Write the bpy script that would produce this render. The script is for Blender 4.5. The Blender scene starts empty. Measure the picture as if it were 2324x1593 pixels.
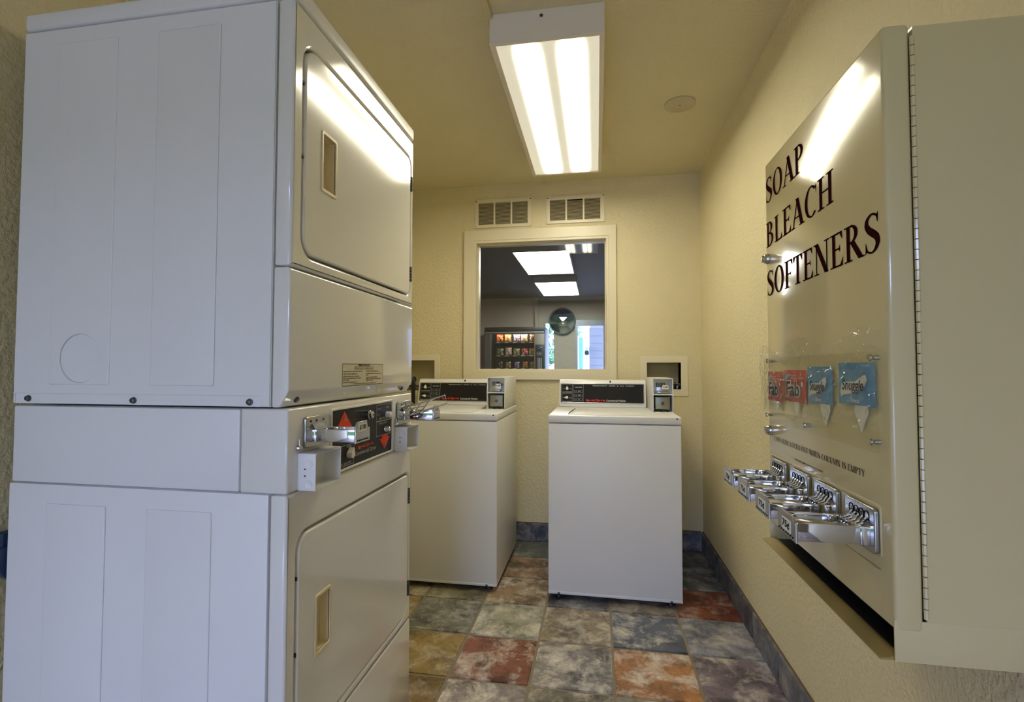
import bpy, bmesh, math, random
from mathutils import Vector, Matrix
random.seed(7)
scn = bpy.context.scene
col = scn.collection
PI = math.pi

# ------------------------------------------------------------------ camera
cam_d = bpy.data.cameras.new('camera'); cam = bpy.data.objects.new('camera', cam_d); col.objects.link(cam)
YAW, PIT, ROL, CAMH = .1678, .0335, .0016, 1.147
fw = Vector((-math.sin(YAW)*math.cos(PIT), math.cos(YAW)*math.cos(PIT), math.sin(PIT)))
rt = Vector((math.cos(YAW), math.sin(YAW), 0)); up = rt.cross(fw)
r2 = rt*math.cos(ROL)+up*math.sin(ROL); u2 = up*math.cos(ROL)-rt*math.sin(ROL)
cam.matrix_world = Matrix(((r2.x, u2.x, -fw.x, 0), (r2.y, u2.y, -fw.y, 0), (r2.z, u2.z, -fw.z, CAMH), (0, 0, 0, 1)))
cam_d.sensor_fit = 'HORIZONTAL'; cam_d.sensor_width = 36; cam_d.lens = 1131/2324*36
cam_d.clip_start = .02; cam_d.clip_end = 200
scn.camera = cam

# ------------------------------------------------------------------ world, exposure
world = bpy.data.worlds.new('overcast_sky'); scn.world = world; world.use_nodes = True
bg = world.node_tree.nodes['Background']
bg.inputs[0].default_value = (.46, .56, 1.0, 1); bg.inputs[1].default_value = 18.0
scn.view_settings.view_transform = 'Standard'; scn.view_settings.look = 'None'
scn.view_settings.gamma = 1; scn.view_settings.use_curve_mapping = False
scn.view_settings.exposure = 0.0
LAMP = 36.0           # laundry ceiling lamp lens
LOBBY_LAMP = 13.0      # lobby ceiling lamp lenses
cy = scn.cycles
cy.max_bounces = 10; cy.diffuse_bounces = 6; cy.glossy_bounces = 5; cy.transparent_max_bounces = 12
cy.caustics_reflective = False; cy.caustics_refractive = False; cy.sample_clamp_indirect = 6
# daylight comes through the doorway behind the camera: portal helps sampling the sky there
def portal(name, loc, rot, sx, sy):
    l = bpy.data.lights.new(name, 'AREA'); l.shape = 'RECTANGLE'; l.size = sx; l.size_y = sy; l.cycles.is_portal = True
    o = bpy.data.objects.new(name, l); col.objects.link(o); o.location = loc; o.rotation_euler = rot
portal('doorway_portal', (-.60, -2.66, 1.075), (PI/2, 0, 0), 1.4, 2.15)
portal('lobby_door_portal', (-.09, 9.07, 1.0), (-PI/2, 0, 0), .56, 2.0)
portal('reflection_window_portal', (-.83, 9.07, 1.0), (-PI/2, 0, 0), .17, 1.95)

# ------------------------------------------------------------------ materials
def nt(m): return m.node_tree.nodes, m.node_tree.links
def mat(name, c, rough=.5, metal=0., spec=.5, coat=0., bump=None, var=None, emit=None):
    """bump=(scale, strength, distance) noise bump; var=(scale, amount) value variation"""
    m = bpy.data.materials.new(name); m.use_nodes = True
    N, L = nt(m); b = N['Principled BSDF']
    b.inputs['Base Color'].default_value = (*c, 1); b.inputs['Roughness'].default_value = rough
    b.inputs['Metallic'].default_value = metal; b.inputs['Specular IOR Level'].default_value = spec
    b.inputs['Coat Weight'].default_value = coat; b.inputs['Coat Roughness'].default_value = .06 if coat > .2 else .2
    tc = N.new('ShaderNodeTexCoord')
    if bump:
        n = N.new('ShaderNodeTexNoise'); n.inputs['Scale'].default_value = bump[0]; n.inputs['Detail'].default_value = 3
        L.new(tc.outputs['Object'], n.inputs['Vector'])
        bp = N.new('ShaderNodeBump'); bp.inputs['Strength'].default_value = bump[1]; bp.inputs['Distance'].default_value = bump[2]
        L.new(n.outputs['Fac'], bp.inputs['Height']); L.new(bp.outputs['Normal'], b.inputs['Normal'])
    if var:
        n = N.new('ShaderNodeTexNoise'); n.inputs['Scale'].default_value = var[0]; n.inputs['Detail'].default_value = 4
        L.new(tc.outputs['Object'], n.inputs['Vector'])
        mx = N.new('ShaderNodeMix'); mx.data_type = 'RGBA'
        mx.inputs[6].default_value = (*[v*(1-var[1]) for v in c], 1); mx.inputs[7].default_value = (*[min(1, v*(1+var[1])) for v in c], 1)
        L.new(n.outputs['Fac'], mx.inputs[0]); L.new(mx.outputs[2], b.inputs['Base Color'])
    if emit:
        b.inputs['Emission Color'].default_value = (*emit[0], 1); b.inputs['Emission Strength'].default_value = emit[1]
    return m

M = {}
def plaster(name, c, sc=70, st=.35):
    m = mat(name, c, .62, var=(3, .05)); N, L = nt(m); b = N['Principled BSDF']; tc = N['Texture Coordinate']
    a = N.new('ShaderNodeTexNoise'); a.inputs['Scale'].default_value = sc; a.inputs['Detail'].default_value = 3; a.inputs['Roughness'].default_value = .55
    r = N.new('ShaderNodeValToRGB'); r.color_ramp.elements[0].position = .42; r.color_ramp.elements[1].position = .62
    L.new(tc.outputs['Object'], a.inputs['Vector']); L.new(a.outputs['Fac'], r.inputs[0])
    bp = N.new('ShaderNodeBump'); bp.inputs['Strength'].default_value = st; bp.inputs['Distance'].default_value = .004
    L.new(r.outputs[0], bp.inputs['Height']); L.new(bp.outputs['Normal'], b.inputs['Normal'])
    return m
M['wall'] = plaster('cream_plaster', (.75, .67, .43))
M['ceil'] = plaster('cream_ceiling', (.70, .63, .40), 90, .2)
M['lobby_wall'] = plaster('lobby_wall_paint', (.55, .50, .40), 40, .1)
M['lobby_ceil'] = plaster('lobby_ceiling_shaded', (.14, .14, .155), 90, .15)  # ceiling coloured dark, standing in for its lack of direct light
M['trim'] = mat('cream_gloss_trim', (.80, .73, .54), .35)
M['enamel'] = mat('white_enamel', (.80, .80, .79), .36, coat=.12, bump=(260, .03, .001))
M['enamel_front'] = mat('white_enamel_front', (.78, .77, .73), .12, coat=.6, bump=(200, .02, .001))
M['cream_plastic'] = mat('cream_plastic', (.78, .68, .45), .35)
M['gap'] = mat('dark_gap', (.02, .02, .02), .8)
M['black_panel'] = mat('black_panel', (.018, .017, .016), .35, spec=.15)
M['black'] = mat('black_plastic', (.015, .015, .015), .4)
M['grey'] = mat('grey_line', (.35, .35, .36), .5)
M['white_print'] = mat('white_print', (.75, .75, .73), .5)
M['grey_print'] = mat('grey_print', (.42, .42, .42), .5)
M['red_print'] = mat('red_print', (.75, .045, .02), .5, spec=.15)
M['red_panel'] = mat('orange_red_print', (.80, .07, .025), .5, spec=.15)
M['dark_print'] = mat('dark_print', (.034, .006, .008), .6, spec=0.)
M['black_print'] = mat('black_print', (.012, .012, .012), .6, spec=0.)
M['chrome'] = mat('chrome', (.58, .58, .60), .07, metal=1)
M['steel'] = mat('brushed_steel', (.46, .46, .44), .24, metal=1)
M['dark_steel'] = mat('dark_steel_screw', (.10, .10, .10), .35, metal=.8)
M['putty'] = mat('putty_enamel', (.66, .57, .32), .14, coat=.4, bump=(220, .03, .001))
M['gold'] = mat('yellowed_lip', (.36, .27, .09), .3, coat=.3)
M['knob'] = mat('ivory_knob', (.85, .80, .70), .3)
M['fixture'] = mat('fixture_white', (.80, .74, .62), .4)
M['slat'] = mat('dusty_slat', (.50, .43, .27), .6)
M['grout'] = mat('grout', (.27, .23, .15), .9, bump=(120, .4, .002))
M['base_top'] = mat('brown_caulk', (.16, .09, .04), .7)
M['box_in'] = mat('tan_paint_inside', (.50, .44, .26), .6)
M['rubber'] = mat('black_rubber', (.012, .012, .014), .5)
M['blue'] = mat('dark_blue_plastic', (.01, .03, .08), .35)
M['paper'] = mat('white_paper', (.82, .82, .78), .6)

def glass(name, tint=(1, 1, 1), rough=.0, ior=1.5, graze=1.):
    m = bpy.data.materials.new(name); m.use_nodes = True; N, L = nt(m); N.remove(N['Principled BSDF'])
    t = N.new('ShaderNodeBsdfTransparent'); t.inputs[0].default_value = (*tint, 1)
    g = N.new('ShaderNodeBsdfGlossy'); g.inputs['Roughness'].default_value = rough
    lw = N.new('ShaderNodeLayerWeight'); lw.inputs[0].default_value = .5; p5 = N.new('ShaderNodeMath'); p5.operation = 'POWER'; p5.inputs[1].default_value = 5; L.new(lw.outputs['Facing'], p5.inputs[0])
    f = N.new('ShaderNodeMapRange'); f0 = ((ior-1)/(ior+1))**2; f.inputs[3].default_value = f0; f.inputs[4].default_value = graze; L.new(p5.outputs[0], f.inputs[0])
    x = N.new('ShaderNodeMixShader'); L.new(f.outputs[0], x.inputs[0]); L.new(t.outputs[0], x.inputs[1]); L.new(g.outputs[0], x.inputs[2])
    L.new(x.outputs[0], N['Material Output'].inputs['Surface']); return m
M['glass'] = glass('window_glass', (.96, .97, .96))
M['acrylic'] = glass('clear_acrylic', (.97, .97, .93), .01, 1.3, .3)

def slate():
    m = bpy.data.materials.new('slate_look_tile'); m.use_nodes = True; N, L = nt(m); b = N['Principled BSDF']
    tc = N.new('ShaderNodeTexCoord'); oi = N.new('ShaderNodeObjectInfo')
    off = N.new('ShaderNodeVectorMath'); off.operation = 'MULTIPLY_ADD'
    cmb = N.new('ShaderNodeCombineXYZ')
    for i in range(3): L.new(oi.outputs['Random'], cmb.inputs[i])
    off.inputs[1].default_value = (40, 23, 31); L.new(cmb.outputs[0], off.inputs[0]); L.new(tc.outputs['Object'], off.inputs[2])
    def noise(sc, det, rg, dist=0.):
        n = N.new('ShaderNodeTexNoise'); n.inputs['Scale'].default_value = sc; n.inputs['Detail'].default_value = det
        n.inputs['Roughness'].default_value = rg; n.inputs['Distortion'].default_value = dist
        L.new(off.outputs[0], n.inputs['Vector']); return n
    def ramp(src, p0, p1):
        r = N.new('ShaderNodeMapRange'); r.inputs[1].default_value = p0; r.inputs[2].default_value = p1; r.clamp = True
        L.new(src, r.inputs[0]); return r.outputs[0]
    def mix(f, a, bb):
        x = N.new('ShaderNodeMix'); x.data_type = 'RGBA'
        L.new(f, x.inputs[0])
        for s, i in ((a, 6), (bb, 7)):
            if isinstance(s, tuple): x.inputs[i].default_value = (*s, 1)
            else: L.new(s, x.inputs[i])
        return x.outputs[2]
    n1 = noise(9.5, 12, .72, .35); n2 = noise(5, 3, .5, .3); n3 = noise(45, 6, .75); n4 = noise(7.5, 9, .72, .4)
    dk = N.new('ShaderNodeVectorMath'); dk.operation = 'SCALE'; dk.inputs['Scale'].default_value = .32; L.new(oi.outputs['Color'], dk.inputs[0])
    c = mix(ramp(n4.outputs['Fac'], .38, .55), dk.outputs[0], oi.outputs['Color'])
    lt = mix(ramp(n2.outputs['Fac'], .35, .65), (.84, .74, .58), (.76, .74, .69))
    f = N.new('ShaderNodeMath'); f.operation = 'MULTIPLY'; L.new(ramp(n1.outputs['Fac'], .47, .66), f.inputs[0]); L.new(oi.outputs['Alpha'], f.inputs[1])
    c = mix(f.outputs[0], c, lt)
    f2 = N.new('ShaderNodeMath'); f2.operation = 'MULTIPLY'; L.new(ramp(n3.outputs['Fac'], .52, .7), f2.inputs[0]); f2.inputs[1].default_value = .45
    c = mix(f2.outputs[0], c, (.05, .045, .045))
    L.new(c, b.inputs['Base Color'])
    rr = N.new('ShaderNodeMapRange'); rr.inputs[3].default_value = .28; rr.inputs[4].default_value = .5; L.new(n3.outputs['Fac'], rr.inputs[0]); L.new(rr.outputs[0], b.inputs['Roughness'])
    bp = N.new('ShaderNodeBump'); bp.inputs['Strength'].default_value = .5; bp.inputs['Distance'].default_value = .004
    L.new(n1.outputs['Fac'], bp.inputs['Height']); L.new(bp.outputs['Normal'], b.inputs['Normal'])
    return m
def tape_mat():
    m = glass('clear_tape', (.98, .98, .96), .03, 1.5, .35); N, L = nt(m); out = N['Material Output']; src = out.inputs['Surface'].links[0].from_socket
    d = N.new('ShaderNodeBsdfDiffuse'); d.inputs[0].default_value = (.9, .9, .86, 1); x = N.new('ShaderNodeMixShader'); x.inputs[0].default_value = .05
    L.new(src, x.inputs[1]); L.new(d.outputs[0], x.inputs[2]); L.new(x.outputs[0], out.inputs['Surface']); return m
M['tape'] = tape_mat()
M['slate'] = slate()

# ------------------------------------------------------------------ geometry helpers
def B(): return bmesh.new()
def _merge(bm, tmp):
    me = bpy.data.meshes.new('tmp'); tmp.to_mesh(me); tmp.free(); bm.from_mesh(me); bpy.data.meshes.remove(me); return bm
def box(bm, x0, x1, y0, y1, z0, z1, bev=0, seg=2):
    t = bmesh.new(); bmesh.ops.create_cube(t, size=1)
    for v in t.verts: v.co = Vector((x0+(v.co.x+.5)*(x1-x0), y0+(v.co.y+.5)*(y1-y0), z0+(v.co.z+.5)*(z1-z0)))
    if bev: bmesh.ops.bevel(t, geom=t.edges[:], offset=bev, segments=seg, profile=.5, affect='EDGES')
    return _merge(bm, t)
def prism(bm, pts, fr, c0, c1, bev=0, seg=2):
    """extrude 2D polygon (u,v) of frame fr from n=c0 to n=c1"""
    t = bmesh.new(); a = [t.verts.new(fr.p(u, v, c0)) for u, v in pts]; b = [t.verts.new(fr.p(u, v, c1)) for u, v in pts]
    n = len(pts); t.faces.new(a[::-1]); t.faces.new(b)
    for i in range(n): t.faces.new((a[i], a[(i+1) % n], b[(i+1) % n], b[i]))
    bmesh.ops.recalc_face_normals(t, faces=t.faces[:])
    if bev: bmesh.ops.bevel(t, geom=t.edges[:], offset=bev, segments=seg, profile=.5, affect='EDGES')
    return _merge(bm, t)
def cyl(bm, p0, p1, r0, r1=None, seg=20, bev=0):
    r1 = r0 if r1 is None else r1; p0 = Vector(p0); p1 = Vector(p1); d = p1-p0
    t = bmesh.new(); bmesh.ops.create_cone(t, cap_ends=True, segments=seg, radius1=r0, radius2=r1, depth=d.length)
    if bev:
        bmesh.ops.bevel(t, geom=[e for e in t.edges if len(e.link_faces) == 2 and e.calc_face_angle(0) > 1], offset=bev, segments=2, affect='EDGES')
    t.transform(Matrix.Translation((p0+p1)/2) @ d.to_track_quat('Z', 'Y').to_matrix().to_4x4())
    return _merge(bm, t)
def tube(bm, pts, r, seg=10):
    pts = [Vector(p) for p in pts]; rings = []
    for i, p in enumerate(pts):
        d = (pts[min(i+1, len(pts)-1)]-pts[max(i-1, 0)]).normalized()
        a = d.cross(Vector((0, 0, 1)) if abs(d.z) < .9 else Vector((1, 0, 0))).normalized(); b = d.cross(a)
        rings.append([bm.verts.new(p+(a*math.cos(2*PI*k/seg)+b*math.sin(2*PI*k/seg))*r) for k in range(seg)])
    for i in range(len(rings)-1):
        for k in range(seg): bm.faces.new((rings[i][k], rings[i][(k+1) % seg], rings[i+1][(k+1) % seg], rings[i+1][k]))
    bm.faces.new(rings[0][::-1]); bm.faces.new(rings[-1]); return bm
def lathe(bm, prof, c, axis=(0, 0, 1), seg=32):
    c = Vector(c); q = Vector(axis).to_track_quat('Z', 'Y'); rings = []
    for r, h in prof: rings.append([bm.verts.new(c+q @ Vector((r*math.cos(2*PI*k/seg), r*math.sin(2*PI*k/seg), h))) for k in range(seg)])
    for i in range(len(rings)-1):
        for k in range(seg): bm.faces.new((rings[i][k], rings[i][(k+1) % seg], rings[i+1][(k+1) % seg], rings[i+1][k]))
    if prof[0][0] > 1e-6: bm.faces.new(rings[0][::-1])
    if prof[-1][0] > 1e-6: bm.faces.new(rings[-1])
    bmesh.ops.remove_doubles(bm, verts=bm.verts[:], dist=1e-7)
    bmesh.ops.recalc_face_normals(bm, faces=bm.faces[:]); return bm
class Fr:
    """flat frame: origin, u (right as seen), v (up), n outwards"""
    def __init__(s, o, u, v): s.o = Vector(o); s.u = Vector(u); s.v = Vector(v); s.n = s.u.cross(s.v)
    def p(s, a, b, c=0): return s.o+s.u*a+s.v*b+s.n*c
    def m(s): return Matrix(((s.u.x, s.v.x, s.n.x, s.o.x), (s.u.y, s.v.y, s.n.y, s.o.y), (s.u.z, s.v.z, s.n.z, s.o.z), (0, 0, 0, 1)))
def rr(x0, x1, y0, y1, r=0, n=6):
    if not isinstance(r, (tuple, list)) and r <= 0: return [(x0, y0), (x1, y0), (x1, y1), (x0, y1)]
    if not isinstance(r, (tuple, list)): r = (r,)*4
    out = []
    for (cx, cyy, a, q) in ((x0+r[0], y0+r[0], PI, r[0]), (x1-r[1], y0+r[1], 1.5*PI, r[1]), (x1-r[2], y1-r[2], 0, r[2]), (x0+r[3], y1-r[3], .5*PI, r[3])):
        for k in range(n+1): t = a+k/n*PI/2; out.append((cx+q*math.cos(t), cyy+q*math.sin(t)))
    return out
def circ(cx, cyy, rx, ry=None, n=28): return [(cx+rx*math.cos(2*PI*k/n), cyy+(ry or rx)*math.sin(2*PI*k/n)) for k in range(n)]
def plate(splines, fr, top, depth, bev=0):
    """flat plate with holes; front face at n=top, thickness depth, rounded edges; returns mesh"""
    cu = bpy.data.curves.new('tmpc', 'CURVE'); cu.dimensions = '2D'; cu.fill_mode = 'BOTH'
    cu.extrude = depth/2-bev; cu.bevel_depth = bev; cu.bevel_resolution = 2; cu.offset = -bev
    for s in splines:
        sp = cu.splines.new('POLY'); sp.points.add(len(s)-1); sp.use_cyclic_u = True
        for i, (a, b) in enumerate(s): sp.points[i].co = (a, b, 0, 1)
    o = bpy.data.objects.new('tmpc', cu); col.objects.link(o)
    dg = bpy.context.evaluated_depsgraph_get(); me = bpy.data.meshes.new_from_object(o.evaluated_get(dg))
    bpy.data.objects.remove(o); bpy.data.curves.remove(cu); me.materials.clear()
    me.transform(fr.m() @ Matrix.Translation((0, 0, top-depth/2))); return me
def text_me(s, fr, u0, v0, h, w=None, top=.0004, bold=0., align='L', shear=0.):
    """sans lettering: baseline box from (u0,v0), total height h, width w"""
    cu = bpy.data.curves.new('tmpt', 'FONT'); cu.body = s; cu.size = 1; cu.offset = bold; cu.shear = shear; cu.resolution_u = 4
    o = bpy.data.objects.new('tmpt', cu); col.objects.link(o)
    dg = bpy.context.evaluated_depsgraph_get(); me = bpy.data.meshes.new_from_object(o.evaluated_get(dg))
    bpy.data.objects.remove(o); bpy.data.curves.remove(cu); me.materials.clear()
    xs = [v.co.x for v in me.vertices]; ys = [v.co.y for v in me.vertices]
    x0, x1, y0, y1 = min(xs), max(xs), min(ys), max(ys); sy = h/(y1-y0); sx = (w/(x1-x0)) if w else sy
    dx = -((x1-x0)*sx)/2 if align == 'C' else 0
    for v in me.vertices: v.co = Vector((u0+dx+(v.co.x-x0)*sx, v0+(v.co.y-y0)*sy, top))
    me.transform(fr.m()); return me
def flat(polys, fr, top=.0004):
    """flat printed polygons"""
    bm = bmesh.new()
    for p in polys: bm.faces.new([bm.verts.new(fr.p(a, b, top)) for a, b in p])
    return bm
def outline(fr, x0, x1, y0, y1, t, top=.0004):
    return flat([rr(x0, x1, y0, y0+t), rr(x0, x1, y1-t, y1), rr(x0, x0+t, y0+t, y1-t), rr(x1-t, x1, y0+t, y1-t)], fr, top)
def join(*ms):
    bm = bmesh.new()
    for m in ms:
        if isinstance(m, bmesh.types.BMesh): _merge(bm, m)
        else: bm.from_mesh(m); bpy.data.meshes.remove(m)
    return bm

ORG = Vector((0, 0, 0))
def obj(name, geo, material, parent=None, smooth=True, label=None, kind=None):
    if isinstance(geo, bmesh.types.BMesh):
        me = bpy.data.meshes.new(name); geo.to_mesh(me); geo.free()
    else: me = geo; me.name = name
    if parent is not None and ORG.length: me.transform(Matrix.Translation(-ORG))
    me.materials.clear(); me.materials.append(M[material] if isinstance(material, str) else material)
    if smooth:
        me.shade_smooth(); me.set_sharp_from_angle(angle=math.radians(38))
    o = bpy.data.objects.new(name, me); col.objects.link(o)
    if parent is not None: o.parent = parent
    if label: o['label'] = label
    if kind: o['kind'] = kind
    return o
def thing(name, label, cat, loc=(0, 0, 0), group=None):
    global ORG
    o = bpy.data.objects.new(name, None); col.objects.link(o); o.empty_display_size = .1
    o.location = loc; ORG = Vector(loc); o['label'] = label; o['category'] = cat
    if group: o['group'] = group
    return o
def one(name, geo, material, label, cat, group=None, smooth=True):
    """a thing that is one mesh; origin moved to its base centre"""
    o = obj(name, geo, material, None, smooth); me = o.data
    cs = [v.co for v in me.vertices]
    c = Vector(((min(v.x for v in cs)+max(v.x for v in cs))/2, (min(v.y for v in cs)+max(v.y for v in cs))/2, min(v.z for v in cs)))
    me.transform(Matrix.Translation(-c)); o.location = c; o['label'] = label; o['category'] = cat
    if group: o['group'] = group
    return o
def struct(name, geo, material, smooth=True):
    return obj(name, geo, material, None, smooth, kind='structure')
FX = lambda x: Fr((x, 0, 0), (0, 1, 0), (0, 0, 1))        # faces +X : u = world Y
FXn = lambda x: Fr((x, 0, 0), (0, -1, 0), (0, 0, 1))      # faces -X : u = -world Y
FY = lambda y: Fr((0, y, 0), (1, 0, 0), (0, 0, 1))        # faces -Y : u = world X
FZn = lambda z: Fr((0, 0, z), (1, 0, 0), (0, -1, 0))      # faces -Z (ceiling): v = -world Y
FZ = lambda z: Fr((0, 0, z), (1, 0, 0), (0, 1, 0))

# serif capitals, cap height 1: lists of polygons and an advance width
def serif_font():
    T, t, s = .145, .05, .04
    def V(x, w=T, y0=0, y1=1): return [(x-w/2, y0), (x+w/2, y0), (x+w/2, y1), (x-w/2, y1)]
    def Hh(x0, x1, y, w=t): return [(x0, y-w/2), (x1, y-w/2), (x1, y+w/2), (x0, y+w/2)]
    def D(xa, ya, xb, yb, w): return [(xa-w/2, ya), (xa+w/2, ya), (xb+w/2, yb), (xb-w/2, yb)]
    def sf(x, y, w=.34): return [(x-w/2, max(0, y-s) if y else 0), (x+w/2, max(0, y-s) if y else 0), (x+w/2, y if y else s), (x-w/2, y if y else s)]
    def arc(cx, cyy, rx, ry, a0, a1, wx=T, wy=t, n=20):
        out = []
        for k in range(n):
            p = math.radians(a0+(a1-a0)*k/n); q = math.radians(a0+(a1-a0)*(k+1)/n)
            out.append([(cx+rx*math.cos(p), cyy+ry*math.sin(p)), (cx+rx*math.cos(q), cyy+ry*math.sin(q)),
                        (cx+(rx-wx)*math.cos(q), cyy+(ry-wy)*math.sin(q)), (cx+(rx-wx)*math.cos(p), cyy+(ry-wy)*math.sin(p))])
        return out
    def tri(a, b, c): return [a, b, c]
    def spine(pts, ws):
        out = []; P = [Vector((x, y, 0)) for x, y in pts]; fine = []; fwid = []
        for i in range(len(P)-1):
            p0 = P[max(i-1, 0)]; p1 = P[i]; p2 = P[i+1]; p3 = P[min(i+2, len(P)-1)]
            for k in range(5):
                u = k/5; fine.append(.5*((2*p1)+(p2-p0)*u+(2*p0-5*p1+4*p2-p3)*u*u+(3*p1-p0-3*p2+p3)*u**3)); fwid.append(ws[i]*(1-u)+ws[i+1]*u)
        fine.append(P[-1]); fwid.append(ws[-1]); L = []; R = []
        for i, p in enumerate(fine):
            d = (fine[min(i+1, len(fine)-1)]-fine[max(i-1, 0)]).normalized(); nn = Vector((-d.y, d.x, 0))*fwid[i]/2
            L.append((p.x+nn.x, p.y+nn.y)); R.append((p.x-nn.x, p.y-nn.y))
        for i in range(len(L)-1): out.append([L[i], L[i+1], R[i+1], R[i]])
        return out
    F = {}
    F['I'] = ([V(.17), sf(.17, 0), sf(.17, 1)], .34)
    F['L'] = ([V(.17), sf(.17, 0), sf(.17, 1), Hh(.1, .58, .025), tri((.58, 0), (.60, .26), (.48, .04))], .62)
    F['E'] = ([V(.17), sf(.17, 0), sf(.17, 1), Hh(.1, .58, .025), Hh(.1, .56, .975), Hh(.2, .46, .52), tri((.58, 0), (.60, .26), (.46, .04)),
               tri((.56, 1), (.57, .76), (.45, .96)), tri((.46, .64), (.46, .4), (.40, .52))], .62)
    F['F'] = ([V(.17), sf(.17, 0), sf(.17, 1), Hh(.1, .56, .975), Hh(.2, .46, .5), tri((.56, 1), (.57, .74), (.45, .96)), tri((.46, .62), (.46, .38), (.40, .5))], .58)
    F['T'] = ([V(.32), sf(.32, 0), Hh(.02, .62, .975), tri((.02, 1), (.03, .74), (.14, .96)), tri((.62, 1), (.61, .74), (.5, .96))], .64)
    F['H'] = ([V(.17), V(.63), sf(.17, 0), sf(.17, 1), sf(.63, 0), sf(.63, 1), Hh(.2, .6, .51)], .80)
    F['N'] = ([V(.15, t), V(.70, t), D(.15, 1, .68, 0, T+.05), sf(.15, 0, .26), sf(.12, 1, .26), sf(.70, 1, .26)], .84)
    F['M'] = ([V(.15, t), V(.85), D(.17, 1, .5, 0, T), D(.84, 1, .5, 0, t+.01), sf(.15, 0, .26), sf(.85, 0), sf(.12, 1, .26), sf(.88, 1, .28)], 1.02)
    F['A'] = ([D(.08, 0, .40, 1, t+.01), D(.66, 0, .38, 1.0, T+.03), Hh(.2, .54, .34), sf(.08, 0, .24), sf(.66, 0, .34)], .78)
    F['W'] = ([D(.12, 1, .32, 0, T), D(.32, 0, .5, 1, t), D(.5, 1, .70, 0, T), D(.70, 0, .88, 1, t), sf(.12, 1, .3), sf(.5, 1, .3), sf(.88, 1, .24)], 1.0)
    F['K'] = ([V(.17), sf(.17, 0), sf(.17, 1), D(.2, .42, .58, 1, t+.02), D(.30, .56, .66, 0, T+.04), sf(.60, 1, .28), sf(.68, 0, .3)], .80)
    F['Y'] = ([D(.12, 1, .36, .46, T), D(.62, 1, .38, .46, t+.01), V(.36, T, 0, .5), sf(.36, 0), sf(.12, 1, .3), sf(.62, 1, .26)], .74)
    F['U'] = ([V(.16, T, .3, 1), V(.64, t, .3, 1)]+arc(.38, .32, .295, .34, 180, 360, .14, .07)+[sf(.16, 1), sf(.64, 1, .26)], .80)
    F['P'] = ([V(.17), sf(.17, 0), sf(.17, 1)]+arc(.26, .735, .32, .265, -90, 90)+[Hh(.17, .27, .975), Hh(.17, .27, .495)], .62)
    F['R'] = ([V(.17), sf(.17, 0), sf(.17, 1)]+arc(.26, .745, .31, .255, -90, 90)+[Hh(.17, .27, .975), Hh(.17, .27, .515), D(.34, .52, .68, 0, T+.05), sf(.72, 0, .2)], .76)
    F['B'] = ([V(.17), sf(.14, 0, .28), sf(.14, 1, .28)]+arc(.25, .755, .28, .245, -90, 90)+arc(.25, .275, .35, .275, -90, 90)+[Hh(.17, .27, .975), Hh(.17, .27, .53), Hh(.17, .27, .025)], .66)
    F['D'] = ([V(.17), sf(.14, 0, .28), sf(.14, 1, .28)]+arc(.27, .5, .45, .5, -90, 90)+[Hh(.17, .28, .975), Hh(.17, .28, .025)], .78)
    F['O'] = (arc(.41, .5, .37, .52, 0, 360, T+.01, t, 36), .82)
    F['C'] = (arc(.41, .5, .38, .52, 48, 312, T+.01, t, 30)+[tri((.64, .90), (.69, 1.0), (.69, .66)), tri((.63, .12), (.70, .26), (.62, .08))], .72)
    F['S'] = (spine([(.50, .74), (.47, .90), (.31, .985), (.15, .90), (.11, .75), (.20, .60), (.33, .49), (.46, .37), (.50, .22), (.42, .07), (.28, .005), (.12, .08), (.07, .28)],
                    [.02, .06, .05, .11, .15, .18, .19, .18, .15, .10, .05, .06, .02])+[tri((.46, .92), (.53, 1.0), (.51, .70)), tri((.07, .31), (.05, 0), (.13, .08))], .58)
    return F
SERIF = serif_font()
def serif_me(s, fr, u0, u1, v0, h, top=.0006, gap=.04):
    """serif capitals from u0 to u1 on baseline v0"""
    adv = sum((SERIF[c][1]+gap) if c != ' ' else .34 for c in s)-gap; k = (u1-u0)/adv; x = 0; bm = bmesh.new()
    for c in s:
        if c == ' ': x += .34; continue
        for i, p in enumerate(SERIF[c][0]):
            f = bm.faces.new([bm.verts.new(fr.p(u0+(x+a)*k, v0+b*h, top)) for a, b in p])
            f.normal_update()
            if f.normal.dot(fr.n) < 0: f.normal_flip()
        x += SERIF[c][1]+gap
    return bm

# ------------------------------------------------------------------ room dimensions
BK, WX, WL, CZ, FRY = 3.3175, .6564, -1.36, 2.40, -2.60
WINX0, WINX1, WINZ0, WINZ1 = -.815, .070, 1.126, 2.003
FARY = 9.0

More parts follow.
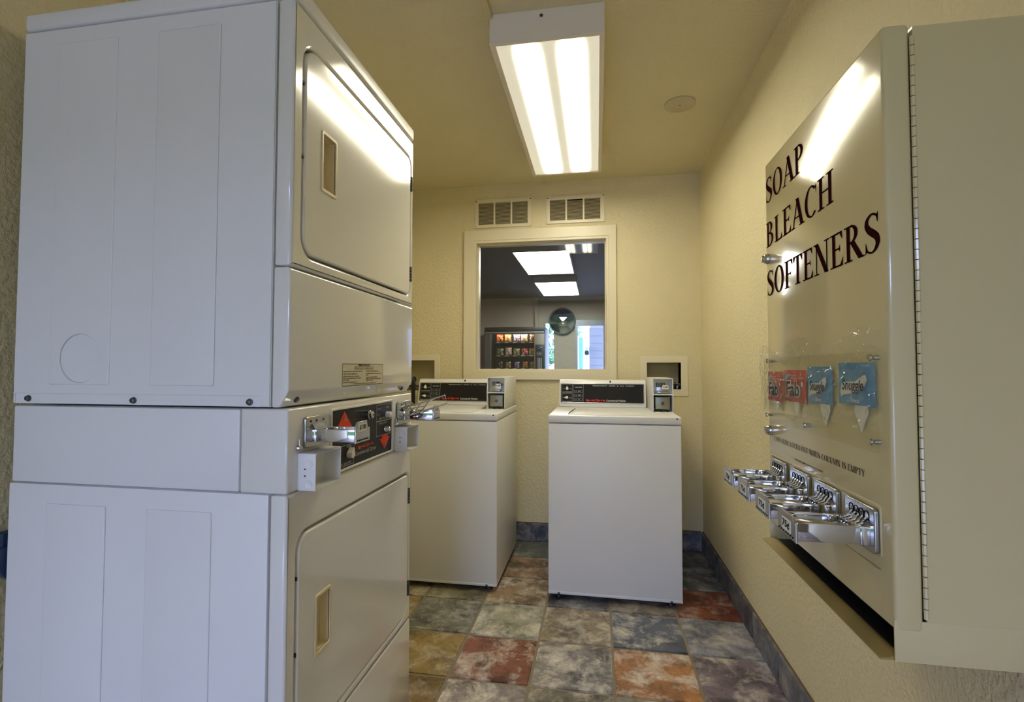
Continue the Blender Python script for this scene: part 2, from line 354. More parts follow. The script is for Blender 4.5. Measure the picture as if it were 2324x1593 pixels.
# ------------------------------------------------------------------ shell of the laundry room
fl = struct('floor', box(B(), WL-.1, WX+.1, FRY-.1, BK+.1, -.08, -.004), 'grout')
T = .3048; TX, TY = -.5496, 2.1257
COL = {(-1, 0): (.17, .17, .14, .5), (0, 0): (.38, .37, .27, 1), (1, 0): (.33, .26, .16, .8), (2, 0): (.125, .138, .165, .8), (3, 0): (.25, .25, .29, .6),
       (-1, -1): (.33, .23, .08, .6), (0, -1): (.27, .10, .06, .8), (1, -1): (.27, .25, .23, 1), (2, -1): (.46, .21, .07, .9), (3, -1): (.19, .15, .18, .8),
       (-1, -2): (.25, .16, .06, .4), (0, -2): (.40, .35, .32, 1), (1, -2): (.20, .18, .13, .7), (2, -2): (.28, .25, .20, .8), (3, -2): (.22, .18, .2, .7),
       (-1, 1): (.28, .25, .16, .6), (0, 1): (.36, .25, .15, .8), (1, 1): (.13, .13, .15, .5), (2, 1): (.24, .20, .16, .6), (3, 1): (.27, .07, .035, .5),
       (0, 2): (.30, .18, .09, .5), (3, 2): (.14, .16, .18, .6), (0, 3): (.14, .15, .13, .5), (3, 3): (.13, .14, .13, .5), (-2, 0): (.36, .26, .08, .5), (-2, 1): (.3, .24, .1, .6)}
PAL = [(.17, .17, .17, .7), (.30, .26, .20, .9), (.36, .26, .10, .6), (.27, .10, .06, .8), (.2, .2, .24, .8), (.36, .34, .30, 1), (.40, .2, .08, .8)]
tmesh = {}
def slab_mesh(sx, sy, h, name):
    k = (round(sx, 4), round(sy, 4), round(h, 4))
    if k not in tmesh:
        bm = box(B(), -sx/2, sx/2, -sy/2, sy/2, -h, 0); top = [e for e in bm.edges if all(v.co.z > -1e-5 for v in e.verts)]
        bmesh.ops.bevel(bm, geom=top, offset=.003, segments=2, affect='EDGES')
        me = bpy.data.meshes.new(name); bm.to_mesh(me); bm.free(); me.materials.append(M['slate']); me.shade_smooth(); me.set_sharp_from_angle(angle=.6); tmesh[k] = me
    return tmesh[k]
G = .010
for i in range(-3, 5):
    for j in range(-16, 5):
        x0, x1 = max(TX+i*T, WL)+G/2, min(TX+(i+1)*T, WX)-G/2
        y0, y1 = max(TY+j*T, FRY)+G/2, min(TY+(j+1)*T, BK)-G/2
        if x1-x0 < .02 or y1-y0 < .02: continue
        o = bpy.data.objects.new('tile', slab_mesh(x1-x0, y1-y0, .008, 'tile')); col.objects.link(o); o.parent = fl
        o.location = ((x0+x1)/2, (y0+y1)/2, random.uniform(-.0006, .0006))
        o.color = COL.get((i, j), random.choice(PAL))

wb = struct('wall_back', plate([rr(WL-.1, WX+.1, 0, CZ), rr(WINX0, WINX1, WINZ0, WINZ1), rr(.321, .531, 1.01, 1.181), rr(-1.32, -1.104, .985, 1.199)], FY(BK), 0, .12), 'wall', False)
struct('wall_right', box(B(), WX, WX+.12, FRY-.1, BK+.12, 0, CZ), 'wall', False)
struct('wall_left', box(B(), WL-.12, WL, FRY-.1, BK+.12, 0, CZ), 'wall', False)
struct('wall_front', plate([[(WL-.1, 0), (-1.3, 0), (-1.3, 2.15), (.1, 2.15), (.1, 0), (WX+.1, 0), (WX+.1, CZ), (WL-.1, CZ)]], Fr((0, FRY-.12, 0), (1, 0, 0), (0, 0, 1)), 0, .12), mat('darkened_wall', (.20, .16, .11), .6), False)  # unseen cream wall, coloured dark to cut warm bounce and darken chrome reflections
struct('ceiling', box(B(), WL-.1, WX+.1, FRY-.1, BK+.1, CZ, CZ+.12), 'ceil', False)
# tile baseboards, each tile its own piece
def baseboard(name, fr, u0, u1, first):
    b = struct(name, prism(B(), rr(u0, u1, .0, .124), fr, 0, .004), 'base_top')
    x = u0
    w = first
    while x < u1-.01:
        e = min(x+w, u1); w = T
        sx = e-x-.004
        o = bpy.data.objects.new('tile', slab_mesh(sx, .116, .009, 'tile')); col.objects.link(o); o.parent = b
        mm = fr.m() @ Matrix.Translation(((x+e)/2, .061, .012)); o.matrix_local = mm
        g = random.uniform(.8, 1.2); o.color = (.125*g, .135*g, .175*g, .35)
        x = e
baseboard('baseboard_back', FY(BK), WL, WX-.0135, .2)
baseboard('baseboard_right', FXn(WX), -BK+.001, -FRY, .12)
baseboard('baseboard_left', FX(WL), FRY, BK-.02, .2)

# ------------------------------------------------------------------ window between laundry and lobby
win = struct('window_1', plate([rr(-.897, .131, 1.066, 2.087), rr(WINX0-.012, WINX1+.012, WINZ0-.014, WINZ1+.012)], FY(BK), .018, .018, .003), 'trim')
fr = FY(BK)
lin = plate([rr(WINX0-.012, WINX1+.012, WINZ0-.014, WINZ1+.012), rr(WINX0+.004, WINX1-.004, WINZ0+.004, WINZ1-.004)], fr, .014, .14, .002)
obj('jamb_lining', lin, 'trim', win)
obj('glass_stop', plate([rr(WINX0+.004, WINX1-.004, WINZ0+.004, WINZ1-.004), rr(WINX0+.013, WINX1-.013, WINZ0+.013, WINZ1-.013)], fr, -.036, .012, .002), 'trim', win)
obj('pane', prism(B(), rr(WINX0+.005, WINX1-.005, WINZ0+.005, WINZ1-.005), fr, -.0525, -.0523), 'glass', win, False)

# recessed washer boxes in the back wall
def wall_box(x0, x1, z0, z1, b, label, sides):
    t = thing('washer_wall_box', label, 'wall box', ((x0+x1)/2, BK, z0))
    obj('frame', plate([rr(x0-b, x1+b, z0-b, z1+b), rr(x0, x1, z0, z1)], FY(BK), .006, .006, .0015), 'trim', t)
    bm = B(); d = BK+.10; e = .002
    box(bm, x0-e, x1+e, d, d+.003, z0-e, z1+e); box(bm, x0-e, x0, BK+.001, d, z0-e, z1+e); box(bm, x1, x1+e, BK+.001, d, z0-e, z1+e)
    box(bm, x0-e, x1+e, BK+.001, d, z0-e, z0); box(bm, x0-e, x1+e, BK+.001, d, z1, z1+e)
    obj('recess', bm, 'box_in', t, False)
    for k, xx in enumerate(sides):
        v = B(); cyl(v, (xx, BK+.07, z0+.001), (xx, BK+.07, z0+.045), .014, seg=16); cyl(v, (xx, BK+.07, z0+.03), (xx, BK+.03, z0+.03), .009, seg=12)
        va = obj('valve', v, 'steel', t)
        obj('valve_handle', box(B(), xx-.022, xx+.022, BK+.024, BK+.034, z0+.024, z0+.036, .003), 'black' if k == 0 else 'blue', va)
    return t
wall_box(.321, .531, 1.01, 1.181, .042, 'recessed cream box with hose valves in the wall behind the right washer', (.49, .52))
wall_box(-1.318, -1.106, .987, 1.197, .038, 'recessed cream box in the wall half hidden by the stacked dryer', (-1.28, -1.23))

# two louvred vents over the window
def vent(x0, x1, z0, z1, tilt, label, dark):
    t = thing('wall_vent', label, 'vent', ((x0+x1)/2, BK, z0), 'vents above the window')
    f = FY(BK); w = x1-x0; cells = []
    a0, a1 = x0+.024, x1-.028; cw = (a1-a0-2*.012)/3
    for k in range(3): c0 = a0+k*(cw+.012); cells.append((c0, c0+cw))
    zz0, zz1 = z0+.02, z1-.026
    obj('frame', plate([rr(x0, x1, z0, z1, .004, 3)]+[rr(c0, c1, zz0, zz1) for c0, c1 in cells], f, .009, .009, .0015), 'trim', t)
    obj('backing', prism(B(), rr(x0+.006, x1-.006, z0+.006, z1-.006), f, .0005, .0015), 'gap', t)
    n = 17
    for q, (c0, c1) in enumerate(cells):
        for k in range(n):
            if q == 1 and dark and k >= n-1: continue
            z = zz0+(k+.5)/n*(zz1-zz0); h = (zz1-zz0)/n
            bm = B(); vs = [bm.verts.new(f.p(c0 if s < 0 else c1, z+dz, dn)) for s in (-1, 1) for dz, dn in ((-.46*h, .0075), (.20*h, .003), (.30*h, .0035), (-.34*h, .0085))]
            for i in range(4): bm.faces.new((vs[i], vs[(i+1) % 4], vs[4+(i+1) % 4], vs[4+i]))
            bm.faces.new(vs[:4]); bm.faces.new(vs[4:][::-1]); bmesh.ops.recalc_face_normals(bm, faces=bm.faces[:])
            obj('slat', bm, 'slat', t, False)
    for (sx, sz) in ((x0+.008, z1-.012), (x1-.008, z1-.010), (x0+.008, z0+.010), (x1-.008, z0+.012)):
        b = B(); cyl(b, f.p(sx, sz, .008), f.p(sx, sz, .0115), .005, .0035, 12); obj('screw', b, 'dark_steel' if sz > (z0+z1)/2 else 'trim', t)
    return t
vent(-.82, -.427, 2.105, 2.302, 0, 'cream louvred wall vent over the window, left one with dark upper screws', False)
vent(-.328, .057, 2.112, 2.298, 0, 'cream louvred wall vent over the window, right one with a black slot at its top', True)

# ------------------------------------------------------------------ laundry ceiling lamp, cover disc, raceway
def lens_mat(name, strength, c0, c1, half, bands, color=(1, .93, .71)):
    """backlit prismatic lens: brighter along the tubes behind it"""
    m = bpy.data.materials.new(name); m.use_nodes = True; N, L = nt(m); b = N['Principled BSDF']
    b.inputs['Base Color'].default_value = (.45, .43, .38, 1); b.inputs['Roughness'].default_value = .3
    tc = N.new('ShaderNodeTexCoord'); sp = N.new('ShaderNodeSeparateXYZ'); L.new(tc.outputs['Object'], sp.inputs[0])
    acc = None
    def math_(op, a, bb=None):
        n = N.new('ShaderNodeMath'); n.operation = op
        for i, s in enumerate((a, bb)):
            if s is None: continue
            if isinstance(s, (int, float)): n.inputs[i].default_value = s
            else: L.new(s, n.inputs[i])
        return n.outputs[0]
    for (cx, wd) in bands:
        d = math_('DIVIDE', math_('SUBTRACT', sp.outputs[0], cx), wd); g = math_('POWER', 2.718, math_('MULTIPLY', math_('MULTIPLY', d, d), -1.))
        acc = g if acc is None else math_('ADD', acc, g)
    yy = math_('ABSOLUTE', sp.outputs[1]); e = N.new('ShaderNodeMapRange'); e.inputs[1].default_value = half; e.inputs[2].default_value = half-.10; L.new(yy, e.inputs[0])
    acc = math_('MULTIPLY', acc, e.outputs[0])
    acc = math_('ADD', math_('MULTIPLY', acc, c1), c0)
    b.inputs['Emission Color'].default_value = (*color, 1); L.new(math_('MULTIPLY', acc, strength), b.inputs['Emission Strength'])
    w = N.new('ShaderNodeTexVoronoi'); w.inputs['Scale'].default_value = 170; L.new(tc.outputs['Object'], w.inputs['Vector'])
    bp = N.new('ShaderNodeBump'); bp.inputs['Strength'].default_value = .3; bp.inputs['Distance'].default_value = .002
    L.new(w.outputs['Distance'], bp.inputs['Height']); L.new(bp.outputs['Normal'], b.inputs['Normal'])
    return m
LX0, LX1, LY0, LY1, LZ = -.370, .032, 1.695, 2.935, 2.296
cl = thing('ceiling_lamp', 'long white fluorescent ceiling lamp with glowing prismatic lens', 'ceiling lamp', ((LX0+LX1)/2, (LY0+LY1)/2, LZ))
f = FZn(LZ)
bm = B(); th = .004
box(bm, LX0, LX1, LY0, LY0+th, LZ, CZ); box(bm, LX0, LX1, LY1-th, LY1, LZ, CZ); box(bm, LX0, LX0+th, LY0+th, LY1-th, LZ, CZ); box(bm, LX1-th, LX1, LY0+th, LY1-th, LZ, CZ)
obj('housing', bm, 'fixture', cl, False)
obj('lens_frame', plate([rr(LX0-.001, LX1+.001, -LY1-.001, -LY0+.001), rr(LX0+.019, LX1-.017, -LY1+.022, -LY0-.014)], f, .003, .006, .001), 'fixture', cl)
# lens child needs its own origin at the lamp centre for the band pattern
lx = (LX1-LX0)/2-.017; ly = (LY1-LY0)/2-.014
lm = lens_mat('lamp_lens', LAMP, .016, .95, ly, ((-.096, .018), (-.052, .017), (.063, .018), (.108, .017)))
lo = obj('lens', box(B(), LX0+.017, LX1-.015, LY0+.012, LY1-.020, LZ+.002, LZ+.005), lm, cl, False)
b = B(); cyl(b, (-.185, LY0-.002, 2.378), (-.185, LY0+.001, 2.378), .006, seg=12); obj('screw', b, 'dark_steel', cl)
for y in (1.95, 2.75):
    b = B(); cyl(b, (LX0-.006, y, 2.35), (LX0+.001, y, 2.35), .004, seg=10); obj('latch_pin', b, 'dark_steel', cl)
one('wire_raceway', box(B(), -.384, -.360, FRY+.01, LY0-.001, CZ-.016, CZ-.0005, .003), 'ceil', 'slim cream wire raceway on the ceiling leading to the lamp', 'raceway')
one('wire_raceway', box(B(), -.362, -.342, LY1+.001, BK-.001, CZ-.014, CZ-.0005, .003), 'ceil', 'short cream wire raceway between the lamp and the back wall', 'raceway')
cd = thing('ceiling_cover', 'round flat cream cover plate on the ceiling', 'cover plate', (.395, 2.424, CZ-.008))
b = B(); lathe(b, [(.0, 0), (.066, 0), (.071, .003), (.071, .0078), (0, .0078)], (.395, 2.424, CZ-.008), seg=40); obj('disc', b, mat('grey_cream_cover', (.52, .46, .30), .5), cd)
b = B(); cyl(b, (.395, 2.424, CZ-.0095), (.395, 2.424, CZ-.007), .004, seg=10); obj('screw', b, 'steel', cd)

# ------------------------------------------------------------------ stacked dryer
DX, DX0, DS, DY, DY1 = -.6145, -1.294, -.654, .9208, 1.6038
Z4, Z3, Z2, ZL, ZT = .889, 1.064, 1.354, 1.9154, 1.960
dr = thing('stacked_dryer', 'white stacked coin-operated dryer with two doors and a control band between them', 'dryer', ((DX+DX0)/2, (DY+DY1)/2, 0))
fs = FY(DY)
def raised(bm, x0, x1, z0, z1, n0, n1, slope):
    """embossed panel with sloped edges on the dryer side"""
    a = [bm.verts.new(fs.p(u, v, n0)) for u, v in rr(x0-slope, x1+slope, z0-slope, z1+slope)]
    b = [bm.verts.new(fs.p(u, v, n1)) for u, v in rr(x0, x1, z0, z1)]
    bm.faces.new(b)
    for i in range(4): bm.faces.new((a[i], a[(i+1) % 4], b[(i+1) % 4], b[i]))
# upper cabinet
bm = B(); box(bm, DX0, DS-.002, DY+.003, DY1, Z3+.002, ZL)
up_ = obj('upper_cabinet', bm, 'enamel', dr)
skin = plate([[(DX0, Z3+.003), (DX0+.004, Z3+.003), (DX0+.004, 1.088), (-.680, 1.088), (-.677, 1.085), (-.677, Z3+.003), (DS-.003, Z3+.003), (DS-.003, ZL-.001), (DX0, ZL-.001)],
              circ(-1.1185, 1.166, .0525, .0535, 40)], fs, 0, .004, .0014)
obj('side_panel', skin, 'enamel', up_)
obj('knockout', plate([circ(-1.1185, 1.166, .0519, .0529, 40)], fs, -.0006, .003, .0008), 'enamel', up_)
for (x0, x1) in ((-1.197, -1.041), (-.938, -.785)):
    b = B(); raised(b, x0+.002, x1-.002, 1.110, 1.877, -.0004, .0016, .003) if False else prism(b, rr(x0, x1, 1.108, 1.879, .004, 3), fs, -.0005, .0026, .0022, 3)
    if x0 < -1.1:   # the round knockout sits in this panel
        b.free(); b = plate([rr(x0, x1, 1.108, 1.879, .004, 3), circ(-1.1185, 1.166, .0525, .0535, 40)], fs, .0026, .0052, .0022)
    obj('embossed_panel', b, 'enamel', up_)
for x, z in ((-1.255, 1.077), (-.981, 1.0755), (-.703, 1.0755)):
    b = B(); lathe(b, [(.0072, 0), (.0072, .0025), (.0055, .003), (.0055, .006), (.004, .007), (0, .007)], fs.p(x, z, -.003), fs.n, 8); obj('screw', b, 'dark_steel', up_)
bm = B(); box(bm, DX0-.003, DX+.001, DY-.001, DY1+.001, ZL+.005, ZT, .007, 3); obj('lid', bm, 'enamel', dr)
# front frame with door opening
fx = FX(DX)
def front_door(z0, z1, dz0, dz1, rad, hz0, hz1, hinges, who):
    y0, y1 = .961, 1.577
    obj('front_frame', plate([rr(DY, DY1, z0, z1, .004, 2), rr(y0-.003, y1+.003, dz0-.003, dz1+.003, rad)], fx, 0, .038, .007), 'enamel_front', dr)
    obj('opening_back', box(B(), DX-.037, DX-.034, y0-.02, y1+.02, dz0-.02, dz1+.02), 'gap', dr, False)
    d = obj('door', plate([rr(y0+.002, y1-.002, dz0+.002, dz1-.002, [max(0.005, q-.004) for q in rad]), rr(1.029, 1.091, hz0+.001, hz1-.001, .004, 3)], fx, .0015, .03, .004), 'enamel_front', dr)
    # recessed cream pull
    bm = join(plate([rr(1.0265, 1.0935, hz0-.002, hz1+.002, .006, 3), rr(1.033, 1.0875, hz0+.006, hz1-.006, .003, 3)], fx, .004, .006, .0015))
    w = .002
    for (a0, a1, c0, c1) in ((1.031, 1.033, hz0+.004, hz1-.004), (1.0875, 1.0895, hz0+.004, hz1-.004), (1.031, 1.0895, hz0+.004, hz0+.006), (1.031, 1.0895, hz1-.006, hz1-.004)):
        box(bm, DX-.024, DX+.001, a0, a1, c0, c1)
    prism(bm, [(-.025, hz0+.004), (-.022, hz0+.004), (-.022, hz1-.004), (-.025, hz1-.004)], Fr((DX, 1.031, 0), (1, 0, 0), (0, 0, 1)), -.0585, 0)
    obj('handle', bm, 'cream_plastic', d)
    for hz in hinges:
        b = B()
        for k in range(5): cyl(b, (DX+.001, 1.5825, hz[0]+(hz[1]-hz[0])*k/5+.001), (DX+.001, 1.5825, hz[0]+(hz[1]-hz[0])*(k+1)/5-.001), .0042, seg=12)
        obj('hinge', b, 'dark_steel', d)
    for zz in (dz1-.09, (dz0+dz1)/2-.02):
        b = B(); cyl(b, (DX-.006, y0, zz), (DX-.001, y0, zz), .004, seg=10); obj('bumper', b, 'rubber', d)
front_door(Z2+.002, ZL, 1.388, 1.848, (.042, .03, .03, .05), 1.549, 1.686, ((1.74, 1.79), (1.434, 1.485)), 'upper')
# apron panel under the upper door, slanted at its foot
f2 = Fr((0, DY, 0), (1, 0, 0), (0, 0, 1))
bm = B(); prism(bm, [(DS+.002, Z3+.001), (DX-.022, Z3+.001), (DX-.018, Z3+.004), (DX, 1.098), (DX, Z2-.006), (DX-.006, Z2-.001), (DS+.002, Z2-.001)], f2, -(DY1-DY), 0, .0035, 3)
ap = obj('apron_panel', bm, 'enamel_front', dr)
for y in (.964, 1.54):
    b = B(); c = Vector((DX-.0105, y, 1.079)); n = Vector((.87, 0, -.5)); lathe(b, [(.007, -.001), (.007, .002), (.005, .004), (0, .004)], c, n, 8); obj('screw', b, 'dark_steel', ap)
# instruction label
y0, y1, z0, z1 = 1.135, 1.370, 1.100, 1.1565
lb = obj('instruction_label', plate([rr(y0, y1, z0, z1, .003, 3)], fx, .0006, .0008), mat('label_film', (.66, .60, .44), .4), dr, False)
tm = [outline(fx, y0, y1, z0, z1, .0013, .0008), text_me('OPERATING INSTRUCTIONS', fx, 1.2525, 1.1505, .0046, .068, .0009, .02, 'C'),
      outline(fx, 1.199, 1.307, 1.1415, 1.149, .0007, .0008), text_me('IMPORTANT: CLEAN LINT FILTER BEFORE EACH LOAD', fx, 1.253, 1.1435, .0034, .103, .0009, .015, 'C')]
for s, v, w in (('1 LOAD DRYER LIGHTLY AND CLOSE LOAD DOOR', 1.1352, .104), ('2 SELECT FABRIC TEMPERATURE', 1.1288, .074), ('3 INSERT COINS OR PULL AS REQUIRED', 1.1224, .084), ('ADD ADDITIONAL COINS FOR LONGER', 1.1180, .094), ('DRYING TIME', 1.1136, .03), ('4 PUSH START AND RELEASE BUTTON', 1.1080, .072)):
    tm.append(text_me(s, fx, 1.139, v, .0031, w, .0009, .012))
for s, v, w in (('5 TO STOP DRYER OPEN DOOR', 1.1352, .078), ('6 TO RESTART DRYER CLOSE DOOR AND PUSH', 1.1288, .097), ('START', 1.1246, .015), ('7 WHEN LOAD IS REMOVED FROM THE', 1.1188, .070), ('DRYER LEAVE THE DOOR CLOSED AND', 1.1146, .092), ('CLEAN FILTER', 1.1104, .045)):
    tm.append(text_me(s, fx, 1.262, v, .0031, w, .0009, .012))
tm.append(text_me('IF CLOTHES ARE NOT DRY ADD COINS AND REPEAT CYCLE', fx, 1.258, 1.1030, .0031, .13, .0009, .012, 'C'))
obj('lettering', join(*tm), 'black_print', lb, False)

# control band
obj('band_side_panel', box(B(), DX0+.004, -.7235, DY, DY1, Z4+.003, Z3-.004, .003), 'enamel', dr)
cb = obj('control_housing', box(B(), -.7215, DX, DY, DY1, Z4+.001, Z3-.002, .005, 3), 'enamel_front', dr)
obj('bezel', plate([rr(1.082, 1.440, .8935, 1.050, .006, 3), rr(1.088, 1.434, .8995, 1.044, .003, 3)], fx, .004, .006, .0015), 'enamel_front', cb)
cp = obj('control_panel', plate([rr(1.086, 1.436, .8975, 1.046)], fx, .0015, .003), 'black_panel', dr, False)
Q = .002
obj('lettering', join(outline(fx, 1.328, 1.432, .993, 1.041, .0012, Q), outline(fx, 1.328, 1.432, .951, .993, .0012, Q), outline(fx, 1.090, 1.197, .903, .955, .0012, Q),
    text_me('DELICATE', fx, 1.334, 1.026, .005, .024, Q, .01), text_me('NORMAL', fx, 1.392, 1.027, .005, .022, Q, .01), text_me('HEAVY', fx, 1.334, 1.010, .004, .016, Q, .01),
    text_me('FABRIC SELECTOR', fx, 1.345, .997, .006, .055, Q, .01), text_me('PUSH TO START', fx, 1.348, .983, .006, .050, Q, .01),
    text_me('FABRIC SELECTOR', fx, 1.118, .906, .006, .065, Q, .01), text_me('NORMAL', fx, 1.160, .947, .005, .026, Q, .01),
    text_me('Commercial Dryer', fx, 1.204, .9155, .0135, .124, Q, .008)), 'grey_print', cp, False)
obj('brand_lettering', text_me('Speed Queen', fx, 1.219, .932, .0115, .090, Q, .05), 'red_panel', cp, False, 'red brand lettering')
obj('arrow', plate([[(1.108, .997), (1.186, .997), (1.147, 1.038)]], fx, .0022, .0012), 'red_panel', cp, False, 'red arrow pointing up')
obj('arrow', plate([[(1.384, .910), (1.420, .942), (1.405, .942), (1.405, .950), (1.366, .950), (1.366, .942), (1.350, .942)]], fx, .0022, .0012), 'red_panel', cp, False, 'red arrow pointing down')
for y, z in ((1.147, 1.021), (1.384, .9235)):
    b = B(); lathe(b, [(.0045, 0), (.0045, .003), (.0025, .003), (.0025, .001), (0, .001)], fx.p(y, z, .001), fx.n, 14); obj('key_hole', b, 'steel', cp)
b = B(); lathe(b, [(.012, 0), (.012, .012), (.010, .014), (.010, .019), (.007, .021), (.003, .021), (.003, .016), (0, .016)], fx.p(1.265, 1.020, .001), fx.n, 20); obj('key_lock', b, 'chrome', cp)
b = B(); lathe(b, [(.009, 0), (.009, .004), (.0075, .006), (.0075, .014), (.006, .016), (0, .016)], fx.p(1.387, .967, .001), fx.n, 18); obj('start_button', b, 'chrome', cp)
def pointer_knob(c, fr_, ang, r, h, par, m='knob', base=None):
    """teardrop selector knob"""
    pts = []
    for k in range(21): a = math.radians(30+300*k/20); pts.append((r*math.cos(a), r*math.sin(a)))
    pts.append((r*2.0, 0)); ca, sa = math.cos(ang), math.sin(ang)
    pts = [(c[0]+x*ca-y*sa, c[1]+x*sa+y*ca) for x, y in pts]
    return obj('selector_knob', prism(B(), pts, fr_, .001, h, .001, 2), m, par)
pointer_knob((1.168, .930), fx, 1.2, .009, .016, cp); pointer_knob((1.397, 1.008), fx, -.2, .009, .016, cp)

def coin_slide(par, f, y0, y1, z0, z1, arm, aw0, aw1, az0, az1, price, flip=False, teeth=8, tag=(.02, .012), armmat='chrome', tr_=.0018):
    """coin slide on frame f: plate u y0..y1, v z0..z1, arm reaching out by arm"""
    p = obj('coin_slide', plate([rr(y0, y1, z0, z1, .006, 3)], f, .008, .008, .002), 'steel', par)
    bm = B()
    # arm: base plate with raised side rails and cheeks
    def bx(u0, u1, v0, v1, n0, n1, bv=.0015): prism(bm, rr(u0, u1, v0, v1), f, n0, n1, bv, 2)
    bx(aw0, aw0+.004, az0, az1, .004, arm); bx(aw1-.004, aw1, az0, az1, .004, arm); bx(aw0+.003, aw1-.003, az1-.009, az1-.005, .004, arm, .001); bx(aw0+.003, aw1-.003, az0, az0+.003, .004, arm, .001)
    bx(aw0-.0015, aw1+.0015, az0-.001, az1-.001, .001, .022)
    obj('arm', bm, armmat, p)
    for k in range(teeth):
        u = aw0+.006+(aw1-aw0-.012)*(k+.5)/teeth
        b = B(); tube(b, [f.p(u, az1+.010, .008), f.p(u, az1+.006, .012), f.p(u, az1+.001, .014), f.p(u, az1-.003, .024)], tr_, 6); obj('tooth', b, 'chrome', p)
    t = obj('price_tag', plate([[(aw0-.004, az0-.002), (aw1+.006, az0-.002), (aw1+.006, az1), (aw1-.004, az1), (aw1-.008, az1+tag[0]), (aw0+.004, az1+tag[0]), (aw0-.004, az1+.004)]], f, arm+.004, .004, .001), 'steel', p)
    u0_, v0_, w_, h_ = price[1:]
    obj('price_window', plate([rr(u0_-w_/2-.004, u0_+w_/2+.004, v0_-.003, v0_+h_+.003, .002, 2)], f, arm+.0046, .001), 'paper', p, False)
    obj('price', text_me(price[0], f, u0_-w_/2, v0_, h_, w_, arm+.0052, .02), 'black_print', p, False)
    bm = B()
    for k in range(7): u = aw0+(aw1-aw0)*k/7; bm.faces.new([bm.verts.new(f.p(a, c, arm+.0046)) for a, c in ((u, az0+.002), (u+.006, az0+.002), (u+.006, az0+.006))])
    obj('teeth_mark', bm, 'black_print', p, False)
    return p
def coin_box(par, y0, y1, z0, z1, x1):
    bm = B(); w = .003; x0 = DX
    box(bm, x0, x1, y0, y0+w, z0, z1, .0012); box(bm, x0, x1, y1-w, y1, z0, z1, .0012); box(bm, x0, x1, y0+w, y1-w, z0, z0+w); box(bm, x0, x1, y0+w, y1-w, z1-w, z1)
    box(bm, x0, x0+.002, y0+w, y1-w, z0+w, z1-w)
    c = obj('coin_box', bm, 'enamel', par)
    f = FY(y0); xm = (x0+x1)/2; h = z1-z0
    for z in (z0+h*.58, z0+h*.40):
        b = B(); cyl(b, f.p(xm-.003, z, -.001), f.p(xm-.003, z, .0006), .0018, seg=10); obj('drill_hole', b, 'gap', c)
    for z in (z0+h*.72, z0+h*.18):
        b = B(); lathe(b, [(.0085, 0), (.0080, .0008), (.0072, .0003), (0, .0003)], f.p(xm+.006, z, 0), f.n, 20); obj('knockout', b, 'enamel', c)
    b = B(); cyl(b, fx.p((y0+y1)/2-.015, (z0+z1)/2, .0022), fx.p((y0+y1)/2-.015, (z0+z1)/2, .0035), .012, seg=20); obj('cam_hole', b, 'gap', c)
    return c
p1 = coin_slide(dr, fx, .972, 1.063, .975, 1.041, .111, .988, 1.044, .988, 1.015, ('$1.00', 1.014, 1.0125, .028, .0115), teeth=8, tag=(.016, .01))
p2 = coin_slide(dr, fx, 1.474, 1.577, .968, 1.040, .112, 1.492, 1.548, .984, 1.011, ('$1.00', 1.519, 1.0085, .028, .0115), teeth=8, tag=(.016, .01))
for y, z in ((.955, .979), (1.466, .972)):
    b = B(); lathe(b, [(.006, 0), (.006, .006), (.004, .009), (0, .009)], fx.p(y, z, 0), fx.n, 12); tube(b, [fx.p(y, z+.004, .004), fx.p(y, z+.018, .004)], .002, 6); obj('plate_screw', b, 'chrome', cb)
for (y, z) in ((.990, 1.031), (1.012, 1.031), (1.040, 1.031), (1.495, 1.030), (1.53, 1.03)):
    b = B(); cyl(b, fx.p(y, z, .007), fx.p(y, z, .009), .0028, seg=10); obj('rivet', b, 'dark_steel', p1 if y < 1.2 else p2)
# wire guard over the far slide
g = B(); y0, y1 = 1.478, 1.552
for pts in ([(-.615, y0, 1.022), (-.560, y0, 1.030), (-.459, y0, 1.062), (-.452, y0, 1.038), (-.560, y0, 1.003), (-.615, y0, .988)],
            [(-.615, y1, 1.022), (-.560, y1, 1.000), (-.548, y0, .996)], [(-.538, y0, 1.036), (-.560, y0, 1.003)], [(-.510, y0, 1.046), (-.535, y0, 1.011)],
            [(-.600, y1, 1.036), (-.560, y0+.01, 1.028)]):
    tube(g, pts, .0022, 8)
obj('wire_guard', g, 'chrome', cb, label='bent chrome wire guard')
coin_box(dr, .955, 1.060, .891, .968, -.573); coin_box(dr, 1.464, 1.566, .888, .963, -.5745)

# lower unit
bm = B(); box(bm, DX0-.006, DS-.003, DY+.002, DY1, .03, Z4-.001, .003)
lo_ = obj('lower_cabinet', bm, 'enamel', dr)
for (x0, x1) in ((-1.195, -1.042), (-.940, -.785)):
    b = B(); prism(b, rr(x0, x1, .10, .847, .004, 3), FY(DY+.002), -.0005, .0028, .0024, 3); obj('embossed_panel', b, 'enamel', lo_)
front_door(.320, Z4-.001, .346, .797, (.05, .06, .02, .04), .511, .642, ((.698, .75), (.399, .448)), 'lower')
obj('toe_panel', box(B(), DS+.002, DX, DY, DY1, .03, .317, .005, 3), 'enamel_front', dr)
obj('plinth', box(B(), DX0+.02, DX-.03, DY+.02, DY1-.02, 0, .031), 'black', dr, False)

